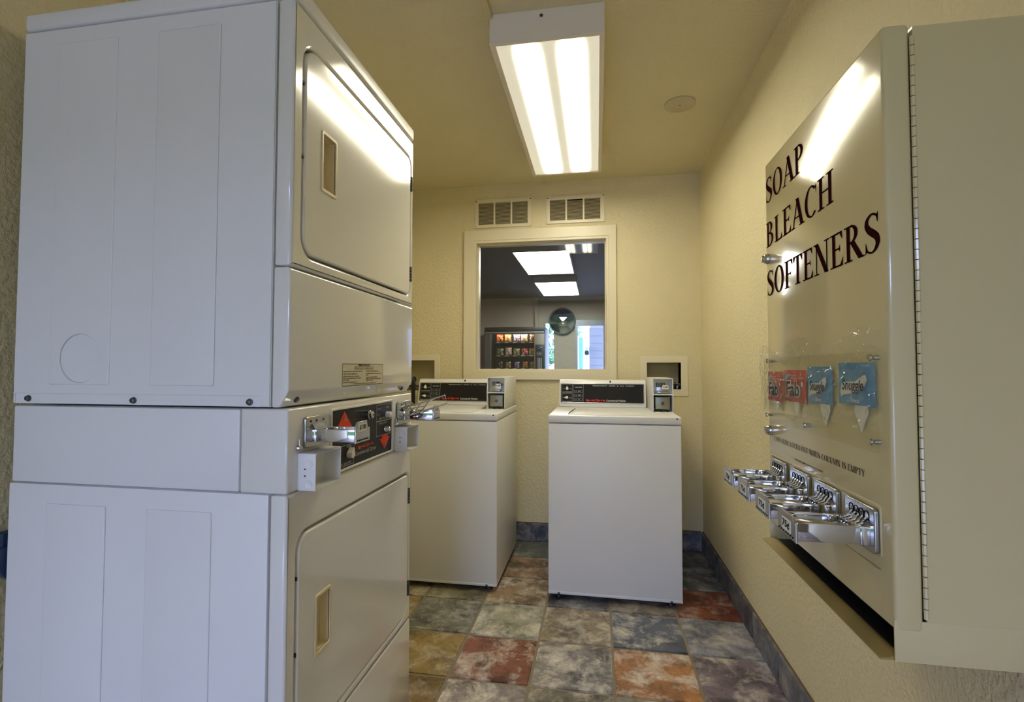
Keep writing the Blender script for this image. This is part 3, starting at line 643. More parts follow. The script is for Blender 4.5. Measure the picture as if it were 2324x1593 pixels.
# ------------------------------------------------------------------ washers (local: front at y=0 facing -y, centre x=0)
def washer(label, loc, rot, lid_w):
    global ORG
    t = thing('top_load_washer', label, 'washer', (0, 0, 0), 'coin-operated washers'); ORG = Vector((0, 0, 0))
    W, Dp = .641, .64; h = W/2; f = FY(0)
    bm = B(); box(bm, -h, h, 0, Dp, .028, .869, .006, 3); bd = obj('cabinet', bm, 'enamel', t)
    obj('kick_strip', prism(B(), rr(-h+.001, h-.001, .030, .043), f, -.001, .0008, .0006), 'enamel', bd)
    obj('base', box(B(), -h+.03, h-.03, .03, Dp-.03, .012, .03), 'black', t, False)
    for sx in (-1, 1):
        for y in (.05, Dp-.05):
            b = B(); cyl(b, (sx*(h-.05), y, 0), (sx*(h-.05), y, .014), .02, .016, 16); obj('foot', b, 'rubber', t)
        b = B(); lathe(b, [(.006, 0), (.006, .004), (.003, .006), (0, .006)], f.p(sx*(h-.052), .034, 0), f.n, 10); obj('screw', b, 'dark_steel', bd)
    # top with slightly dished lid
    bm = B(); box(bm, -h-.001, h+.001, -.002, Dp, .872, .910, .006, 3); tp = obj('top_panel', bm, 'enamel', t)
    b = B(); n = 14; lx0, lx1, ly0, ly1 = -.225, .185, .03, .43; grid = []
    for i in range(n+1):
        row = []
        for j in range(n+1):
            u, v = i/n, j/n; z = .9115-.0045*math.sin(PI*min(1, max(0, (v-.05)/.7)))*math.sin(PI*u)**.6 if 0 < u < 1 and 0 < v < 1 else .9115
            row.append(b.verts.new((lx0+(lx1-lx0)*u, ly0+(ly1-ly0)*v, z)))
        grid.append(row)
    for i in range(n):
        for j in range(n): b.faces.new((grid[i][j], grid[i+1][j], grid[i+1][j+1], grid[i][j+1]))
    rim = [grid[i][0] for i in range(n+1)]+[grid[n][j] for j in range(1, n+1)]+[grid[i][n] for i in range(n-1, -1, -1)]+[grid[0][j] for j in range(n-1, 0, -1)]
    low = [b.verts.new((v.co.x, v.co.y, .9085)) for v in rim]
    for k in range(len(rim)): b.faces.new((rim[k], low[k], low[(k+1) % len(rim)], rim[(k+1) % len(rim)]))
    bmesh.ops.recalc_face_normals(b, faces=b.faces[:])
    ld = obj('lid', b, 'enamel', tp)
    g = B(); tube(g, [(-.222, .06, .9118), (-.221, .13, .9121), (-.214, .25, .9121), (-.205, .40, .9118)], .0024, 6); obj('lid_gap', g, 'gap', tp)
    b = B(); cyl(b, f.p(h-.02, .902, .002), f.p(h-.02, .902, .0032), .004, seg=12); obj('plug', b, 'black', tp)
    # console, leaning back
    cx0, cx1, yb, yt, zb, zt = -.308, .205, .535, .570, .910, 1.074
    bm = B(); prism(bm, [(yb, zb), (yb+.002, zb+.022), (yt-.008, zt-.022), (yt+.004, zt-.004), (yt+.02, zt), (Dp+.01, zt), (Dp+.01, zb)], Fr((cx0, 0, 0), (0, 1, 0), (0, 0, 1)), 0, cx1-cx0, .004, 3)
    cs = obj('console', bm, 'enamel', t)
    p0 = Vector((0, yb+.002, zb+.022)); v_ = (Vector((0, yt-.008, zt-.022))-p0); L_ = v_.length; fc = Fr(p0, (1, 0, 0), v_.normalized())
    obj('trim_frame', plate([rr(cx0+.008, cx1-.010, .002, L_-.001, .003, 2), rr(cx0+.012, cx1-.014, .006, L_-.005, .002, 2)], fc, .003, .005, .001), 'steel', cs)
    pn = obj('control_panel', plate([rr(cx0+.009, cx1-.011, .003, L_-.002)], fc, .0015, .002), 'black_panel', t, False)
    q = .002; a = cx0+.016; H_ = L_-.012; s0 = .007
    obj('print_lines', join(outline(fc, a, a+.064, s0+H_*.52, s0+H_, .0011, q), outline(fc, a, a+.064, s0, s0+H_*.48, .0011, q), outline(fc, a+.070, a+.130, s0, s0+H_, .0011, q),
        *[outline(fc, a+.075, a+.126, s0+H_*(.08+.22*k), s0+H_*(.08+.22*k)+.015, .0011, q) for k in range(3)]), 'grey', pn, False)
    obj('lettering', join(text_me('PERMANENT  PRESS  &  ALL  FABRIC', fc, a+.185, s0+H_-.0115, .0040, .245, q, .02), text_me('CYCLE STATUS', fc, a+.079, s0+H_*.80, .0055, .042, q, .01),
        text_me('WASH TEMPERATURE', fc, a+.004, s0+H_*.545, .004, .056, q, .01), text_me('FABRIC SELECTOR', fc, a+.004, s0+.003, .004, .056, q, .01),
        text_me('SOAK', fc, a+.098, s0+H_*.52+.006, .004, .016, q), text_me('RINSE', fc, a+.098, s0+H_*.30+.006, .004, .016, q), text_me('SPIN', fc, a+.098, s0+H_*.08+.006, .004, .012, q),
        text_me('HOT', fc, a+.007, s0+H_*.72, .004, .010, q), text_me('COLD', fc, a+.046, s0+H_*.72, .004, .013, q), text_me('NORM', fc, a+.006, s0+H_*.24, .004, .011, q), text_me('DELICATE', fc, a+.044, s0+H_*.22, .004, .018, q),
        *[flat([circ(a+.086, s0+H_*(.08+.22*k)+.0075, .0018, n=8)], fc, q) for k in range(3)],
        text_me('Commercial Washer', fc, a+.266, s0+.006, .0115, .114, q, .01)), 'white_print', pn, False)
    obj('brand_lettering', text_me('Speed Queen', fc, a+.146, s0+.004, .0155, .112, q, .05), 'red_print', pn, False, 'red brand lettering')
    pointer_knob((a+.032, s0+H_*.74), fc, PI/2, .0082, .016, pn); pointer_knob((a+.031, s0+H_*.24), fc, PI, .0082, .016, pn)
    b = B(); cyl(b, (-.002, yt+.002, zt-.009), (-.002, yt-.0065, zt-.011), .0052, seg=14); obj('plug', b, 'black', cs)
    # coin meter case: hollow open front, slide above and coin drawer below
    mx0, mx1, my, mz0, zm, mz1 = .213, .318, .235, .910, 1.006, 1.092; w = .004
    bm = B(); side = [(my, mz0), (my, zm), (my+.010, mz1), (Dp-.02, mz1), (Dp-.02, mz0)]
    for x in (mx0, mx1-w): prism(bm, side, Fr((x, 0, 0), (0, 1, 0), (0, 0, 1)), 0, w, .001)
    box(bm, mx0+w, mx1-w, my+.009, Dp-.02, mz1-w, mz1); box(bm, mx0+w, mx1-w, my, Dp-.02, mz0, mz0+w); box(bm, mx0+w, mx1-w, my, my+.09, zm-.003, zm+.003)
    box(bm, mx0+w, mx1-w, my+.10, my+.104, mz0+w, mz1-w)
    mc = obj('coin_meter_case', bm, 'enamel', t)
    obj('slide_plate', box(B(), mx0+w, mx1-w, my+.05, my+.054, zm+.003, mz1-w), 'steel', mc, False)
    bm = B(); box(bm, mx0+.018, mx1-.024, my+.012, my+.05, zm+.016, zm+.040, .002); box(bm, mx0+.026, mx1-.03, my+.018, my+.05, zm+.006, zm+.016, .002)
    sl = obj('coin_slide', bm, 'steel', t)
    ff = FY(my+.010)
    obj('price_tag', plate([[(mx0+.047, zm+.028), (mx0+.083, zm+.028), (mx0+.079, zm+.050), (mx0+.052, zm+.050)]], ff, .002, .003), 'paper', sl, False)
    obj('price', text_me('$1.00', ff, mx0+.065, zm+.034, .010, .024, .0024, .03, 'C'), 'black_print', sl, False)
    for k in range(6):
        b = B(); tube(b, [(mx0+.024+k*.008, my+.045, zm+.060), (mx0+.024+k*.008, my+.030, zm+.050), (mx0+.024+k*.008, my+.028, zm+.042)], .0018, 6); obj('tooth', b, 'dark_steel', sl)
    dw = obj('coin_drawer', box(B(), mx0+.014, mx1-.016, my+.020, my+.09, mz0+.016, zm-.014, .003), mat('drawer_steel', (.28, .27, .20), .35, metal=.7), t)
    b = B(); lathe(b, [(.009, 0), (.009, .002), (.007, .002), (.007, .0006), (.003, .0006), (.003, .002), (0, .002)], FY(my+.020).p((mx0+mx1)/2, (mz0+zm)/2, 0), (0, -1, 0), 18); obj('drawer_lock', b, 'dark_steel', dw)
    for x in (mx0+.035, mx0+.068): obj('drain_slot', box(B(), x, x+.014, my+.004, my+.012, mz0+w, mz0+w+.003), 'gap', mc, False)
    t.location = loc; t.rotation_euler = (0, 0, rot)
    return t
washer('white top-load washer standing clear beside the right wall', (.0803, 2.505, 0), -.006, 0)
washer('white top-load washer partly hidden behind the stacked dryer', (-.8265, 2.530, 0), 0., 0)

b = B(); tube(b, [(-1.245, 3.305, 1.06), (-1.235, 3.27, 1.075), (-1.228, 3.235, 1.03), (-1.225, 3.225, .9), (-1.225, 3.225, .5), (-1.23, 3.26, .1), (-1.24, 3.28, .02)], .013, 10)
one('washer_hose', b, 'rubber', 'black rubber hose hanging beside the washer behind the dryer', 'hose')
b = B(); tube(b, [(-1.16, 3.345, .995), (-1.162, 3.32, 1.03), (-1.175, 3.30, 1.045), (-1.19, 3.285, 1.02), (-1.196, 3.27, .9), (-1.196, 3.26, .5), (-1.2, 3.26, .06)], .006, 8)
one('power_cord', b, 'rubber', 'thin black power cord dropping from the half hidden wall box', 'cord')
bf = thing('blue_fitting', 'dark blue rounded plastic fitting on the left wall behind the dryer', 'fitting', (WL, .98, .648))
b = B(); lathe(b, [(.05, 0), (.052, .01), (.052, .026), (.04, .034), (0, .034)], (WL, .985, .700), (1, 0, 0), 24); obj('cap', b, 'blue', bf)
b = B(); box(b, WL, WL+.03, .935, 1.02, .735, .768, .006); obj('bracket', b, 'blue', bf)

# ------------------------------------------------------------------ soap vending cabinet on the right wall
CX, CY0, CY1 = .4166, .80, 1.316
vc = thing('soap_dispenser', 'cream wall-mounted coin dispenser cabinet for soap, bleach and softeners', 'vending cabinet', ((CX+WX)/2, (CY0+CY1)/2, .732))
bx0, bz0, bz1 = .457, .732, 1.647
bm = B(); w = .003
box(bm, bx0, WX-.0005, CY0, CY0+w, .79, bz1); box(bm, bx0, WX-.0005, CY1-w, CY1, .79, bz1); box(bm, bx0, WX-.0005, CY0+w, CY1-w, bz1-w, bz1)
box(bm, bx0, bx0+w, CY0+w, CY1-w, .80, bz1-w); box(bm, WX-.0035, WX-.0005, CY0+w, CY1-w, bz0, bz1-w)
for y in (CY0, CY1-w): box(bm, .4155, WX-.0005, y, y+w, bz0, .79, .0008)
obj('body', bm, 'putty', vc)
ty = B(); prism(ty, [(.432, .7335), (.430, .7360), (.426, .7378), (.421, .7385), (.416, .7375), (.409, .7352), (.398, .7338), (.398, .7318), (.410, .7320), (.424, .7325)],
                Fr((0, CY0+.004, 0), (1, 0, 0), (0, 0, 1)), -(CY1-CY0-.008), 0)
obj('delivery_lip', ty, 'gold', vc)
obj('chute', box(B(), .432, WX-.004, CY0+.004, CY1-.004, .7325, .7345), 'black', vc, False)  # black colour stands in for shade in the deep, unlit chute
fd = FXn(CX)
dz0, dz1 = .774, 1.652
door = obj('door', box(B(), CX, .453, CY0-.001, CY1+.001, dz0, dz1, .006, 3), 'putty', vc)
bm = B(); n = 56; hz = (dz1-.02-dz0-.02)/n
for k in range(n): cyl(bm, (.4555, CY0-.001, dz0+.02+k*hz+.0007), (.4555, CY0-.001, dz0+.02+(k+1)*hz-.0007), .0033, seg=8)
obj('piano_hinge', bm, 'putty', door)
for z in (1.414, .997):
    b = B(); lathe(b, [(.0125, 0), (.0125, .004), (.010, .010), (.0085, .011), (.0085, .014), (.006, .015), (.002, .015), (.002, .012), (0, .012)], fd.p(-1.300, z, 0), fd.n, 24); obj('lock', b, 'chrome', door)
for s, y_end, z in (('SOAP', 1.083, 1.552), ('BLEACH', .958, 1.443), ('SOFTENERS', .815, 1.3235)):
    obj('lettering', serif_me(s, fd, -1.312, -y_end, z, .060), 'dark_print', door, False)
obj('lettering', serif_me('COIN SLIDE LOCKS OUT WHEN COLUMN IS EMPTY', fd, -1.278, -.872, .976, .0105), 'dark_print', door, False)
obj('lettering', text_me('VEND-RITE MFG. CHICAGO, IL 60647', fd, -1.155, .951, .0042, .135, .0005, .012), 'dark_print', door, False)
obj('crease', box(B(), CX-.0006, CX+.001, .834, 1.29, .8465, .8485), 'gold', door, False)
obj('slide_recess', plate([rr(-1.30, -.829, .866, .942, .006, 3), rr(-1.296, -.833, .870, .938, .004, 3)], fd, .0012, .002, .0004), 'putty', door)
for k in range(4):
    y0 = .833+.12*k; y1 = y0+.090; a0, a1 = -(y0+.078), -(y0+.011)
    p = coin_slide(vc, fd, -y1, -y0, .868, .936, .1115, a0, a1, .879, .907, ('75\u00a2', (a0+a1)/2+.002, .888, .030, .014), teeth=5, tag=(.008, .006))
    rings = []
    for q in range(4):
        c = (-(y1-.022-q*.0155), .921); rings.append(plate([circ(c[0], c[1], .0075, n=20), circ(c[0], c[1], .0066, n=20)], fd, .0088, .0006))
        if q < 3: rings.append(text_me('25', fd, c[0], c[1]-.003, .006, .008, .0088, .02, 'C'))
    obj('coin_marks', join(*rings), 'black_print', p, False)
# acrylic window, packets, tabs and tape
ac = obj('acrylic_window', plate([rr(-1.308, -.811, 1.023, 1.172, .002, 2)], fd, .0122, .003, .0006), 'acrylic', vc)
for y, z in ((1.290, 1.035), (1.07, 1.035), (.828, 1.037), (1.28, 1.164), (.826, 1.163)):
    b = B(); cyl(b, fd.p(-y, z, 0), fd.p(-y, z, .0091), .0035, seg=12); lathe(b, [(.0055, .0123), (.005, .0145), (0, .0152)], fd.p(-y, z, 0), fd.n, 14); obj('standoff', b, 'steel', ac)
def pillow(fr_, u0, u1, v0, v1, n0, th, nu=8, nv=8, jag=0.):
    bm = B(); gf = []; gb = []
    for i in range(nu+1):
        a = []; b_ = []
        for j in range(nv+1):
            s, t = i/nu, j/nv; d = th*(max(0, math.sin(PI*s))**.5)*(max(0, math.sin(PI*t))**.5)*(1+jag*math.sin(9*s+5*t)*.5)
            e = (i in (0, nu)) or (j in (0, nv))
            du = jag*.05*(u1-u0)*math.sin(PI*t)*(1 if s > .5 else -1)*(-abs(s-.5)*2)
            va = bm.verts.new(fr_.p(u0+(u1-u0)*s+du, v0+(v1-v0)*t, n0+d)); a.append(va)
            b_.append(va if e else bm.verts.new(fr_.p(u0+(u1-u0)*s+du, v0+(v1-v0)*t, n0-d)))
        gf.append(a); gb.append(b_)
    for i in range(nu):
        for j in range(nv):
            bm.faces.new((gf[i][j], gf[i+1][j], gf[i+1][j+1], gf[i][j+1]))
            q = (gb[i][j], gb[i][j+1], gb[i+1][j+1], gb[i+1][j])
            if len(set(q)) == 4 and not (i in (0, nu-1) and j in (0, nv-1)):
                try: bm.faces.new(q)
                except ValueError: pass
    bmesh.ops.recalc_face_normals(bm, faces=bm.faces[:])
    return bm
M['fab_red'] = mat('packet_red', (.55, .006, .012), .35, spec=.2); M['fab_dark'] = mat('packet_navy', (.006, .02, .07), .5, spec=0.)
M['fab_blue'] = mat('packet_sky', (.10, .35, .65), .3); M['sn_blue'] = mat('packet_blue', (.06, .30, .66), .35, spec=.2, var=(25, .5)); M['sn_navy'] = mat('packet_navy_text', (.008, .01, .05), .5, spec=0.)
M['yellow'] = mat('yellow_print', (.85, .62, .05), .4); M['pwhite'] = mat('packet_white', (.82, .82, .82), .35)
def soap_packet(y0, y1, z0, z1, label):
    t = thing('soap_packet', label, 'packet', (CX-.006, (y0+y1)/2, z0), 'packets behind the acrylic window'); f = Fr((CX-.0025, y1, z0), (0, -1, 0), (0, 0, 1)); W, H = y1-y0, z1-z0; T_ = .0058
    obj('packet', pillow(f, 0, W, 0, H, .0015, .0022), 'fab_red', t)
    obj('swoosh', flat([[(W*.05, H*.62), (W*.12, H*.80), (W*.33, H*.90), (W*.38, H*.84), (W*.22, H*.72)]], f, T_-.0008), 'fab_blue', t, False)
    sw = text_me('Fab', f, W*.17, H*.16, H*.52, W*.66, T_-.0004, .09); obj('brand_outline', sw, 'pwhite', t, False)
    obj('brand_lettering', text_me('Fab', f, W*.20, H*.185, H*.47, W*.60, T_, .03), 'fab_dark', t, False)
    obj('corner_print', join(text_me('1', f, W*.85, H*.82, H*.12, None, T_), flat([circ(W*.91, H*.58, W*.045, n=12)], f, T_), text_me('Dirty Work', f, W*.40, H*.80, H*.05, W*.28, T_), text_me('& Fresh Scent', f, W*.42, H*.73, H*.05, W*.28, T_)), 'pwhite', t, False)
    obj('load_print', text_me('LOAD', f, W*.78, H*.73, H*.06, W*.18, T_), 'yellow', t, False)
    obj('stripe', flat([[(W*.06, H*.06), (W*.4, H*.04), (W*.4, H*.065), (W*.06, H*.09)]], f, T_-.002), 'fab_dark', t, False)
def softener_packet(y0, y1, z0, z1, label):
    t = thing('softener_packet', label, 'packet', (CX-.006, (y0+y1)/2, z0), 'packets behind the acrylic window'); f = Fr((CX-.0025, y1, z0), (0, -1, 0), (0, 0, 1)); W, H = y1-y0, z1-z0; T_ = .0058
    obj('packet', pillow(f, 0, W, 0, H, .0015, .0022), 'sn_blue', t)
    obj('white_swirl', flat([[(W*.13, H*.17), (W*.20, H*.23), (W*.40, H*.27), (W*.62, H*.34), (W*.80, H*.46), (W*.86, H*.60), (W*.83, H*.72), (W*.74, H*.70), (W*.55, H*.56), (W*.35, H*.55), (W*.17, H*.52), (W*.12, H*.34)]], f, T_-.0006), 'pwhite', t, False)
    obj('brand_lettering', text_me('Snuggle', f, W*.18, H*.27, H*.34, W*.60, T_, .02, shear=.1), 'sn_navy', t, False)
    obj('small_print', join(text_me('Sheets', f, W*.42, H*.07, H*.11, W*.24, T_, .01), text_me('2', f, W*.90, H*.18, H*.10, None, T_), text_me('Blue Sparkle', f, W*.74, H*.90, H*.05, W*.2, T_), text_me('fabric softener', f, W*.30, H*.08, H*.04, W*.1, T_)), 'pwhite', t, False)
soap_packet(1.206, 1.304, 1.070, 1.139, 'red soap packet behind the clear window, furthest from the camera')
soap_packet(1.080, 1.198, 1.075, 1.143, 'red soap packet beside the blue ones behind the clear window')
softener_packet(.968, 1.072, 1.080, 1.150, 'smaller blue softener packet next to a red one behind the clear window')
softener_packet(.830, .944, 1.087, 1.156, 'large blue softener packet nearest the hinge of the dispenser door')
for y, z, s, a in ((1.245, 1.076, .020, 'far red packet'), (1.130, 1.078, .017, 'near red packet'), (.998, 1.082, .024, 'smaller blue packet'), (.872, 1.090, .026, 'large blue packet')):
    f = Fr((CX-.0035, y, 0), (0, -1, 0), (0, 0, 1))
    one('paper_arrow', prism(B(), [(-s*.75, z), (-s*.8, z-s*.5), (0, z-s*1.7), (s*.8, z-s*.5), (s*.75, z)], f, 0, .0006), 'paper', 'white paper arrow tab pointing down below the '+a, 'paper tab', 'paper arrow tabs', False)
# crinkled clear tape wrapped across the window
b = B(); nu, nv = 150, 40; gr = []; random.seed(3)
cr = [(random.uniform(-1.33, -.79), random.uniform(1.04, 1.20), random.uniform(-1.2, 1.2), random.uniform(.0015, .005), random.uniform(.0015, .004)) for _ in range(90)]
for i in range(nu+1):
    row = []
    for j in range(nv+1):
        u = -1.318+(1.318-.789)*i/nu; v = 1.045+.012*(i/nu)+(.145+.012*math.sin(i*.098+1))*j/nv+.0008*math.sin(i*.42+j*.3)
        nn = .0160
        for (cu_, cv, an, wd, am) in cr:
            d = abs((u-cu_)*math.sin(an)-(v-cv)*math.cos(an)); al = abs((u-cu_)*math.cos(an)+(v-cv)*math.sin(an))
            if al < .05: nn += am*math.exp(-(d/wd)**2)
        row.append(b.verts.new(fd.p(u, v, nn)))
    gr.append(row)
for i in range(nu):
    for j in range(nv): b.faces.new((gr[i][j], gr[i+1][j], gr[i+1][j+1], gr[i][j+1]))
tp = one('clear_tape', b, 'tape', 'crinkled clear tape stretched across the packet window', 'tape')

# ------------------------------------------------------------------ lobby seen through the window
LBX0, LBX1 = -3.4, 1.6
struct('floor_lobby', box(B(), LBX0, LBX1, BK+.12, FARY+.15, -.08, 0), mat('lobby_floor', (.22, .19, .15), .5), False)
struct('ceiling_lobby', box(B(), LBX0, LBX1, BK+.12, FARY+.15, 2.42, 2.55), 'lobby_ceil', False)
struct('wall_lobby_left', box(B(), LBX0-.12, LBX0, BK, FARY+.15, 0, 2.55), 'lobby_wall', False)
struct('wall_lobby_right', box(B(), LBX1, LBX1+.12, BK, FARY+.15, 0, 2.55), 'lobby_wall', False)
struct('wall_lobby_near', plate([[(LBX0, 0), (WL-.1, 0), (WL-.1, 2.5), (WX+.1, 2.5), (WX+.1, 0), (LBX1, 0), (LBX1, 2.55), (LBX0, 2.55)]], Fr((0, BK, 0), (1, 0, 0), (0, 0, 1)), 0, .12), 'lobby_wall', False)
DRX0, DRX1, DRZ = -.372, .190, 2.008
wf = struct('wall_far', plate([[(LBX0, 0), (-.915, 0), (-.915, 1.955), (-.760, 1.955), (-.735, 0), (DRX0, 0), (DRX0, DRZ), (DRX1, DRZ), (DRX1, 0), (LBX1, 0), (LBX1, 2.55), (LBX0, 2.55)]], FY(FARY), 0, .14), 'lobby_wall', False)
struct('trim_1', box(B(), LBX0, -1.03, FARY-.05, FARY-.001, 2.30, 2.4195), 'lobby_wall', False)
struct('trim_2', box(B(), -1.10, -1.03, FARY-.05, FARY-.001, 0, 2.2995), 'lobby_wall', False)
# glazed entrance door in the far wall
fdoor = FY(FARY)
M['alu'] = mat('pale_aluminium', (.50, .52, .58), .35, metal=.2)
d1 = struct('door_1', plate([[(DRX0, 0), (-.330, 0), (-.330, 1.90), (.120, 1.90), (.120, 0), (DRX1, 0), (DRX1, DRZ), (DRX0, DRZ)]], fdoor, .02, .12, .004), 'alu')
lf = obj('door_leaf', plate([rr(-.326, .116, .02, 1.895), rr(-.314, .076, .25, 1.825)], fdoor, -.03, .04, .004), 'alu', d1)
obj('pane', prism(B(), rr(-.316, .078, .245, 1.83), fdoor, -.051, -.0505), 'glass', lf, False)
M['purple'] = mat('sticker_purple', (.30, .05, .22), .5)
obj('no_smoking_sticker', join(plate([circ(-.150, 1.185, .036), circ(-.150, 1.185, .029)], fdoor, -.049, .001), flat([[(-.172, 1.160), (-.168, 1.157), (-.128, 1.210), (-.132, 1.213)]], fdoor, -.0485)), 'purple', lf, False, 'round no-smoking sticker')
w3 = struct('reflection_window', plate([[(-.925, .01), (-.720, .01), (-.748, 1.965), (-.925, 1.965)], [(-.910, .03), (-.738, .03), (-.765, 1.950), (-.910, 1.950)]], fdoor, .004, .03, .001), 'lobby_wall')  # added window, stands in for the doorway reflected in the laundry pane
obj('pane', prism(B(), [(-.912, .025), (-.737, .025), (-.763, 1.952), (-.912, 1.952)], fdoor, -.016, -.0155), 'glass', w3, False)

for (y0, y1, label) in ((5.02, 6.29, 'bright rectangular lobby ceiling lamp nearer to the window'), (6.88, 8.19, 'bright rectangular lobby ceiling lamp further back, above the mirror')):
    x0, x1, z = -.86, -.265, 2.335
    t = thing('lobby_lamp', label, 'ceiling lamp', ((x0+x1)/2, (y0+y1)/2, z), 'lobby ceiling lamps')
    bm = B(); box(bm, x0, x1, y0, y0+.004, z, 2.42); box(bm, x0, x1, y1-.004, y1, z, 2.42); box(bm, x0, x0+.004, y0+.004, y1-.004, z, 2.42); box(bm, x1-.004, x1, y0+.004, y1-.004, z, 2.42)
    obj('housing', bm, mat('lobby_lamp_housing', (.45, .44, .42), .5), t, False)
    obj('lens_frame', plate([rr(x0-.002, x1+.002, -y1-.002, -y0+.002), rr(x0+.012, x1-.012, -y1+.012, -y0-.012)], FZn(z), .003, .005, .001), mat('lamp_rim', (.2, .17, .12), .4), t)
    obj('lens', box(B(), x0+.011, x1-.011, y0+.011, y1-.011, z+.001, z+.004), mat('lobby_lens', (.8, .8, .8), .4, emit=((1, .98, .93), LOBBY_LAMP)), t, False)
mr = thing('convex_mirror', 'round convex security mirror with dark rim on the lobby wall', 'mirror', (-.605, FARY-.03, 1.755))
b = B(); R0, a0 = .228, .5; prof = [(R0*math.sin(a0*k/14)/math.sin(a0), .035+R0/math.sin(a0)*(math.cos(a0*k/14)-math.cos(a0))) for k in range(14, -1, -1)]
lathe(b, prof, (-.605, FARY-.02, 1.985), (0, -1, 0), 48); obj('mirror_face', b, mat('mirror', (.85, .86, .86), .02, metal=1), mr)
b = B(); lathe(b, [(.226, .03), (.238, .03), (.240, .038), (.236, .044), (.226, .042)], (-.605, FARY-.02, 1.985), (0, -1, 0), 48); obj('rim', b, 'black', mr)
b = B(); cyl(b, (-.605, FARY-.001, 1.985), (-.605, FARY-.055, 1.985), .2, .21, 32); obj('back_plate', b, 'black', mr)

# snack vending machine
VX0, VX1, VY, VZ = -1.880, -.842, 8.28, 1.832
vm = thing('snack_machine', 'dark snack vending machine with a lit glass front in the lobby', 'vending machine', ((VX0+VX1)/2, VY+.3, 0))
fv = FY(VY); gx0, gx1, gz0, gz1 = -1.768, -1.030, .62, 1.722
M['vm_grey'] = mat('machine_grey', (.10, .10, .10), .4); M['vm_in'] = mat('machine_interior', (.015, .015, .014), .5)
bm = B(); box(bm, VX0, VX0+.03, VY+.05, VY+.68, .05, VZ); box(bm, VX1-.03, VX1, VY+.05, VY+.68, .05, VZ); box(bm, VX0+.03, VX1-.03, VY+.64, VY+.68, .05, VZ); box(bm, VX0+.03, VX1-.03, VY+.05, VY+.64, VZ-.03, VZ); box(bm, VX0+.03, VX1-.03, VY+.05, VY+.64, .05, .5)
obj('cabinet', bm, 'black', vm, False)
fd_ = obj('door_frame', plate([rr(VX0, VX1, .05, VZ, .01, 3), rr(gx0, gx1, gz0, gz1)], fv, 0, .05, .004), 'vm_grey', vm)
obj('header', prism(B(), rr(VX0+.004, VX1-.004, 1.752, VZ-.002), fv, -.002, .008, .003), 'black', fd_)
obj('header_strip', prism(B(), rr(VX0+.02, VX1-.02, 1.735, 1.752), fv, -.002, .010, .002), 'grey', fd_)
obj('pane', prism(B(), rr(gx0-.005, gx1+.005, gz0-.005, gz1+.005), fv, -.045, -.0445), 'glass', fd_, False)
obj('interior_back', box(B(), gx0-.02, gx1+.02, VY+.5, VY+.51, gz0-.05, gz1+.02), 'vm_in', vm, False)
obj('interior_side', box(B(), gx1+.012, gx1+.02, VY+.05, VY+.5, gz0-.05, gz1+.03), 'vm_in', vm, False)
obj('interior_side', box(B(), gx0-.02, gx0-.012, VY+.05, VY+.5, gz0-.05, gz1+.03), 'vm_in', vm, False)
b = B(); cyl(b, (gx0+.02, VY+.085, 1.741), (gx1-.02, VY+.085, 1.741), .012, seg=10); obj('light_tube', b, mat('machine_tube', (.8, .8, .8), .4, emit=((1, .97, .9), 30)), vm)
rows = (1.592, 1.366, 1.148, .93)
for z in rows:
    s = obj('shelf', box(B(), gx0+.05, gx1+.005, VY+.10, VY+.49, z-.03, z-.004, .003), 'vm_in', vm)
    for k in range(5):
        x = -1.655+k*.142
        for q in range(3): obj('price_dot', box(B(), x-.03+q*.022, x-.016+q*.022, VY+.096, VY+.101, z-.022, z-.012), 'pwhite', s, False)
obj('selection_column', box(B(), gx1+.008, VX1-.012, VY-.006, VY+.01, .7, 1.715, .004), mat('machine_tan', (.20, .18, .14), .4), fd_)
kp = obj('keypad_panel', box(B(), -1.005, VX1-.005, VY-.022, VY-.004, .95, 1.535, .006), 'black', vm)
obj('display', prism(B(), rr(-.985, -.89, 1.43, 1.49), FY(VY-.022), -.001, .002, .001), mat('display_glass', (.03, .04, .06), .1), kp)
obj('coin_entry', prism(B(), rr(-.98, -.90, 1.345, 1.40), FY(VY-.022), -.001, .012, .003), 'vm_grey', kp)
for r in range(6):
    for c in range(3): obj('key', prism(B(), rr(-.965+c*.026, -.950+c*.026, 1.285-r*.033, 1.30-r*.033), FY(VY-.022), -.001, .004, .001), 'white_print', kp)
def bag_mat(name, base, c1, c2):
    m = mat(name, base, .3, coat=.2); N, L = nt(m); b_ = N['Principled BSDF']; tc = N['Texture Coordinate']
    n1 = N.new('ShaderNodeTexNoise'); n1.inputs['Scale'].default_value = 26; n1.inputs['Detail'].default_value = 1
    L.new(tc.outputs['Object'], n1.inputs['Vector']); r = N.new('ShaderNodeValToRGB'); r.color_ramp.interpolation = 'CONSTANT'
    e = r.color_ramp.elements; e[0].position = 0; e[0].color = (*c1, 1); e[1].position = .41; e[1].color = (*base, 1); x = e.new(.58); x.color = (*c2, 1)
    L.new(n1.outputs['Fac'], r.inputs[0]); L.new(r.outputs[0], b_.inputs['Base Color']); return m
W_, O_, R_, Y_, BR, GR, BL, KK = (.75, .75, .70), (.80, .26, .03), (.50, .02, .02), (.75, .45, .04), (.22, .10, .04), (.14, .20, .06), (.05, .12, .45), (.04, .03, .03)
